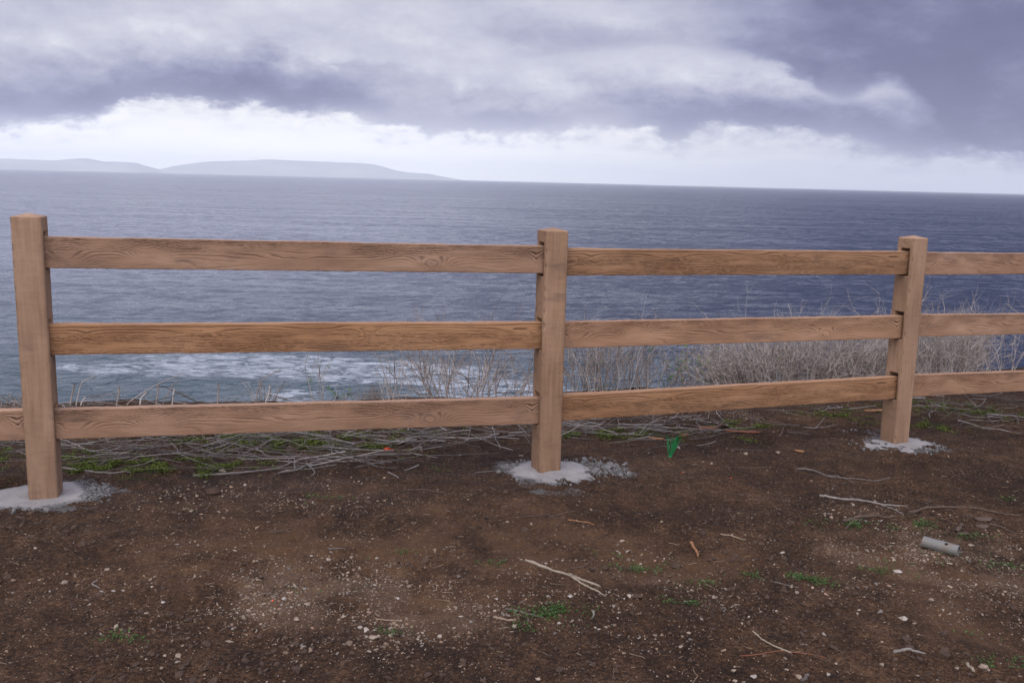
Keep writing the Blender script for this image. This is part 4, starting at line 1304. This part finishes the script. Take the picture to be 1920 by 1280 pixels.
def lit_d(x, y):
    d = 0
    for c, rx, ry, w in LP: d = d + w * blob(x, y, c, rx, ry)
    return np.clip(d, 0, 1) * (y < edge_y(x) + .5)


def litter(n, lmin, lmax, r0, r1, mat, seed, lift=.03):
    rg = np.random.default_rng(seed)
    P = scatter(n, rg, lit_d, 3.7, 8.2)
    polys, tints = [], []

    def walk(p, a, L, r, z0, slope, tint):
        n_ = max(4, int(L / .035)); st = L / n_
        x, y, z = [p[0]], [p[1]], [z0]
        for k in range(n_):
            a += rg.normal(0, .07) + (rg.normal(0, .45) if rg.random() < .13 else 0)
            x.append(x[-1] + math.cos(a) * st); y.append(y[-1] + math.sin(a) * st); z.append(z[-1] + slope * st)
        x, y, z = np.array(x), np.array(y), np.array(z)
        g = ground_h(x, y)
        z = np.maximum(g + .002, np.interp(np.arange(len(x)), [0, len(x) - 1], [g[0], g[-1]]) + z)
        rr_ = np.linspace(r, r * .5, len(x)) * (1 + .12 * rg.uniform(-1, 1, len(x)))
        polys.append((np.stack([x, y, z], 1), rr_)); tints.append(tint)
        if L > .16 and rg.random() < .6:
            for _ in range(rg.integers(1, 3)):
                k = rg.integers(1, len(x) - 1)
                walk((x[k], y[k]), a + rg.choice([-1, 1]) * rg.uniform(.4, 1.1), L * rg.uniform(.2, .5), r * .6, float(z[k] - g[k]), rg.normal(0, .35), tint * rg.uniform(.8, 1.1))
    for p in P:
        a = rg.normal(.25, .42) + (math.pi if rg.random() < .5 else 0)
        if rg.random() < .22: a = rg.uniform(0, 6.28)
        L = rg.uniform(lmin, lmax) * (1.5 if rg.random() < .10 else 1)
        r = r0 + (r1 - r0) * rg.random() ** 2.2
        walk(p, a, L, r, rg.uniform(.001, lift), rg.normal(0, .10) * (1 if rg.random() < .85 else 2), rg.uniform(.35, 1.25))
    v, f = tubes(polys, 5)
    tt = np.concatenate([np.full(len(q) * 5, t) for (q, _), t in zip(polys, tints)])
    return link_mesh('dead_twig_litter', v, f, mat, attrs=dict(shade=tt))


tag(litter(760, .06, .44, .0010, .0044, m_litter, 42, .045), 'tangle of weathered silver-grey twigs strewn behind the fence', 'twig litter', kind='stuff')
tag(litter(330, .08, .40, .0012, .0046, m_dkgrey, 43, .03), 'darker brown twigs lying under the silver-grey ones behind the fence', 'twig litter', kind='stuff')


def soil_lit(x, y): return np.clip(.2 + fbm(x * 1.5, y * 1.5, 2, 271), .02, 1) * not_on_footing(x, y) * (y < 4.6 + x * .35)


P = scatter(330, rg, soil_lit); polys = []
for p in P:
    a = rg.uniform(0, 6.28); L = rg.gamma(2, .009) + .008; s = np.linspace(-.5, .5, 5) * L
    kk = rg.normal(0, .06) * L * (s / L * 2) ** 2
    x = p[0] + np.cos(a) * s - np.sin(a) * kk; y = p[1] + np.sin(a) * s + np.cos(a) * kk
    r = rg.uniform(.0006, .0015)
    polys.append((np.stack([x, y, ground_h(x, y) + r], 1), np.full(5, r)))
v, f = tubes(polys, 4)
tag(link_mesh('wood_bits', v, f, m_straw), 'tiny straw and wood bits scattered on the bare soil', 'debris', kind='stuff')

# ------------------------------------------------------------------ dry shrubs on the cliff edge


def branchy(rg, p, d, L, r, depth, out, wig=.16, nb=(2, 4), spread=.55):
    n = max(5, int(L / .045)); n = min(n, 12)
    pts = [p]; dd = d / np.linalg.norm(d)
    step = L / (n - 1)
    for k in range(n - 1):
        dd = dd + rg.normal(0, wig, 3) + np.array([0, 0, .03]); dd /= np.linalg.norm(dd)
        pts.append(pts[-1] + dd * step)
    pts = np.array(pts)
    out.append((pts, np.linspace(r, r * .45, n)))
    if depth > 0:
        for _ in range(rg.integers(*nb)):
            k = rg.integers(max(1, n // 4), n)
            t = pts[min(k, n - 1)] - pts[k - 1]; t /= np.linalg.norm(t)
            nd = t + rg.normal(0, spread, 3); nd /= np.linalg.norm(nd)
            branchy(rg, pts[min(k, n - 1)], nd, L * rg.uniform(.35, .65), r * .62, depth - 1, out, wig, nb, spread)


def shrub(label, px0, px1, py, depth_m, nstem, hmin, hmax, seed, mats=(m_dry,), lean=.35, depth=2, leafn=0, r=.0032, name='dry_shrub', tallfrac=.1, tall=1.4, spread=.55, peak=None, sides=4, ofs=.05, group=None, tangle=0):
    rg = np.random.default_rng(seed)
    a = ground_pt(px0, py); b_ = ground_pt(px1, py); c = (a + b_) / 2
    base = np.array([c[0], c[1] + ofs, float(ground_h(c[0], c[1] + ofs))])
    root = empty(name, base)
    tag(root, label, 'shrub', group)
    polys = [[] for _ in mats]
    width = np.linalg.norm(b_[:2] - a[:2]); dirx = (b_ - a)[:2] / width
    for k in range(nstem):
        u = rg.uniform(-.5, .5); q = rg.uniform(-.5, .5)
        x = c[0] + dirx[0] * u * width - dirx[1] * q * depth_m; y = c[1] + ofs + dirx[1] * u * width + dirx[0] * q * depth_m
        z = float(ground_h(x, y)) - .02
        env = 1.0 if peak is None else max(.25, 1 - peak * (2 * u) ** 2)
        h = rg.uniform(hmin, hmax) * env
        if rg.random() < tallfrac: h *= tall
        d = np.array([dirx[0] * u * lean * 2 + rg.normal(0, lean * .6), rg.normal(0, lean * .6), 1.0])
        m = rg.integers(0, len(mats))
        branchy(rg, np.array([x, y, z]), d, h, r * rg.uniform(.7, 1.3), depth, polys[m], .13, (2, 5), spread)
    for k in range(tangle):      # bent older wood lying low inside the bush
        u = rg.uniform(-.5, .5); q = rg.uniform(-.5, .5)
        x = c[0] + dirx[0] * u * width - dirx[1] * q * depth_m; y = c[1] + ofs + dirx[1] * u * width + dirx[0] * q * depth_m
        z = float(ground_h(x, y)) + rg.uniform(0, 1) ** 1.5 * hmin * 1.1
        d = np.array([rg.normal(0, 1), rg.normal(0, 1), rg.normal(.25, .35)])
        branchy(rg, np.array([x, y, z]), d, rg.uniform(.12, .34), r * rg.uniform(.6, 1.1), 1, polys[rg.integers(0, len(mats))], .26, (1, 4), .8)
    allp = []
    for pl, mt in zip(polys, mats):
        if not pl: continue
        v, f = tubes(pl, sides); o = link_mesh('stems', v - base, f, mt, root)
        allp += [q for q, _ in pl]
    if leafn:
        P = np.array([q[rg.integers(1, len(q))] for q in (allp[rg.integers(0, len(allp))] for _ in range(leafn // 4))])
        P = np.repeat(P, 4, 0) + rg.normal(0, .012, (len(P) * 4, 3))
        tint = np.array([(.06, .115, .014)]) * rg.uniform(.5, 1.4, (len(P), 1))
        v1, f1, t1_ = leaves(P - base, rg.uniform(.014, .03, len(P)), tint, rg, (-.4, .9), .7)
        link_mesh('leaves', v1, f1, m_leaf, root, smooth=False, cols=dict(tint=t1_))
    return root


shrub('wide dense thicket of grey-brown bare twigs behind the right bay of the fence', 1330, 1690, 722,   .7, 480, .26, .46, 1, (m_dry, m_dry, m_dry2), .45, 2, 130, .0033, tallfrac=.06, tall=1.7, peak=.35, ofs=.35, tangle=640)
shrub('pale upright thicket of bare twigs right of the right post, fading out over the sea', 1700, 1850, 706, .5, 260, .30, .50, 2, (m_dry, m_dry), .30, 2, 0, .0033, tallfrac=.05, ofs=.3, tangle=110)
shrub('sparse spreading bare shrub leaning in from the right edge', 1850, 1960, 700, .4, 26, .35, .65, 3, (m_dry, m_dry2), .55, 2, 0, .0035, ofs=.2)
shrub('open bare shrub with dark forked stems left of the middle post', 780, 985, 752, .5, 56, .24, .50, 4, (m_dry2, m_dry2, m_dry), .42, 2, 0, .0032, tallfrac=.10, tall=1.3, ofs=.2, tangle=26)
shrub('thin sparse bare stems with a few green leaves right of the middle post', 1075, 1240, 742, .4, 85, .25, .5, 5, (m_dry, m_dry2, m_dry2), .24, 2, 70, .0030, tallfrac=.05, ofs=.2)
shrub('small leafy green twig cluster at the left end of the dense thicket', 1262, 1300, 735, .2, 14, .20, .34, 6, (m_dry2,), .35, 1, 190, .0026, name='leafy_shrub', tallfrac=0, ofs=.15)
shrub('pair of tall thin bare stalks with a few leaves rising behind the left bay', 585, 606, 754, .08, 4, .28, .40, 7, (m_dry,), .12, 1, 16, .0036, name='dry_stalks', tallfrac=0)
shrub('straight bare stalks left of the open bare shrub', 715, 765, 753, .2, 9, .18, .36, 8, (m_dry2, m_dry), .2, 1, 0, .0030, name='dry_stalks', tallfrac=0)
shrub('tiny green sprig with leaves behind the bottom rail of the left bay', 632, 645, 754, .06, 5, .06, .11, 9, (m_dry2,), .3, 1, 40, .0022, name='leafy_sprig', tallfrac=0)
shrub('low thin bare twigs at the far left, behind the left post', -20, 40, 760, .3, 40, .04, .09, 10, (m_dry2,), .6, 1, 0, .0024, name='dry_stalks', tallfrac=0)
shrub('thin bent dry stalks in the middle of the left bay', 470, 510, 756, .1, 7, .10, .20, 12, (m_dry, m_dry2), .3, 1, 0, .0030, name='dry_stalks', tallfrac=0)

# dry grass tuft
rg = np.random.default_rng(77)
base = gp(690, 752); base = np.array([base[0], base[1] + .15, float(ground_h(base[0], base[1] + .15))])
polys = []
for k in range(70):
    a = rg.uniform(0, 6.28); l = rg.uniform(.06, .125); o_ = np.array([rg.normal(0, .05), rg.normal(0, .03), 0])
    tip = o_ + np.array([rg.normal(0, .045), rg.normal(0, .03), l])
    polys.append((spline([o_, (o_ + tip) / 2 + rg.normal(0, .008, 3), tip], 5), np.linspace(.0013, .0005, 5)))
v, f = tubes(polys, 3)
o = link_mesh('dry_grass_tuft', v, f, m_straw); o.location = base
tag(o, 'small tuft of straw-coloured dry grass above the bottom rail of the left bay', 'grass tuft')

# cut stubs and arched stalks standing along the edge, each with its own place
STUBS = [([(132, 757), (131, 745), (133, 722)], 'first short upright cut stem right of the left post'),
         ([(143, 757), (146, 735), (150, 718), (172, 707)], 'bent stem with an angled top right of the left post'),
         ([(152, 757), (153, 748)], 'very short stub right of the bent stem by the left post'),
         ([(219, 757), (219, 743), (217, 728)], 'upright dark cut stem in the left part of the left bay'),
         ([(238, 758), (258, 742), (290, 723), (335, 704)], 'long pale stalk leaning far to the right in the left bay'),
         ([(263, 757), (262, 748), (270, 738)], 'short curved stalk beneath the long leaning one'),
         ([(293, 757), (293, 738), (292, 723)], 'upright grey cut stem beneath the tip of the long leaning stalk'),
         ([(306, 757), (313, 740), (320, 725), (329, 714)], 'thin pale stalk curving right beside the upright cut stem'),
         ([(323, 757), (322, 742), (322, 731)], 'thin short upright stem right of the curving pale stalk'),
         ([(408, 757), (407, 740), (405, 722)], 'tall dark upright cut stem standing alone in the left bay'),
         ([(480, 755), (482, 735), (490, 715), (505, 703), (523, 696)], 'tall arched dark stalk curving over to the right in the left bay'),
         ([(498, 755), (502, 740), (503, 724)], 'leaning brown stub just right of the arched stalk'),
         ([(738, 752), (728, 725), (715, 690), (708, 665)], 'long straight dark stem leaning left between the dry grass and the open shrub')]
for pts, lab in STUBS:
    g0 = gp(pts[0][0], 770); Y = g0[1] + .12
    P = []
    for q in pts:
        r = ray(*q); P.append(EYE + r * (Y / r[1]))
    P = np.array(P); P[:, 1] += np.linspace(0, .05, len(P))
    z0 = float(ground_h(P[0, 0], P[0, 1])); 
    P = np.vstack([[P[0, 0], P[0, 1], min(z0 - .03, P[0, 2] - .02)], P])
    P = spline(P, 14); base = P[0].copy()
    w = .0052 if len(pts) < 4 else .0042
    v, f = tubes([(P - base, np.linspace(w, w * (.9 if len(pts) < 4 else .5), 14))], 6)
    o = link_mesh('dry_stalk', v, f, m_dry2 if 'dark' in lab or 'cut' in lab else m_dry); o.location = base
    tag(o, lab, 'dry stalk')

# ------------------------------------------------------------------ specks floating on the sea
m_dark, nt, b = new_mat('dark_wet_kelp'); b.inputs['Base Color'].default_value = (.02, .018, .016, 1); b.inputs['Roughness'].default_value = .4
for i, (px, py, w, lab) in enumerate([(171, 727, 4.2, 'dark speck floating on the near water, just right of the left post'), (252, 719, 3, 'brownish speck on the near water above the long leaning stalk'),
                                      (653, 674, 3, 'dark speck on the water just under the middle rail of the left bay'), (136, 541, 2, None), (288, 541, 2, None), (377, 545, 2, None), (360, 582, 2.2, None), (452, 568, 2, None), (451, 578, 2, None), (390, 595, 2, None)]):
    c = on_z(px, py, SEA); dist = np.linalg.norm(c - EYE); r = w * dist / FPX / 2
    bv, bf = ICO2
    v = bv * np.array([1, .8, .22]) * r * (1 + .15 * pn(bv[:, 0] * 2 + i, bv[:, 1] * 2 + bv[:, 2], 281))[:, None]
    o = link_mesh('floating_kelp', v, bf, m_dark); o.location = (c[0], c[1], SEA + r * .05)
    tag(o, lab or 'tiny dark speck on the open water between the top and middle rails', 'kelp', 'specks floating on the sea')

# ------------------------------------------------------------------ haze over the water
hm = bpy.data.materials.new('sea_haze'); hm.use_nodes = True; nt = hm.node_tree; nt.nodes.clear()
ho = nt.nodes.new('ShaderNodeOutputMaterial'); pv = nt.nodes.new('ShaderNodeVolumePrincipled')
pv.inputs['Color'].default_value = (.90, .95, 1.0, 1); pv.inputs['Density'].default_value = 2.8e-5; pv.inputs['Anisotropy'].default_value = 0.1
nt.links.new(pv.outputs[0], ho.inputs['Volume'])
HX, Y0, Y1, Z0, Z1 = 42000.0, -300.0, 42000.0, -48.0, 690.0
hv = [(x, y, z) for x in (-HX, HX) for y in (Y0, Y1) for z in (Z0, Z1)]
hf = [(0, 1, 3, 2), (4, 6, 7, 5), (0, 4, 5, 1), (2, 3, 7, 6), (0, 2, 6, 4), (1, 5, 7, 3)]
hz = link_mesh('haze', hv, hf, hm, smooth=False)
tag(hz, 'pale sea haze', 'haze', kind='stuff')
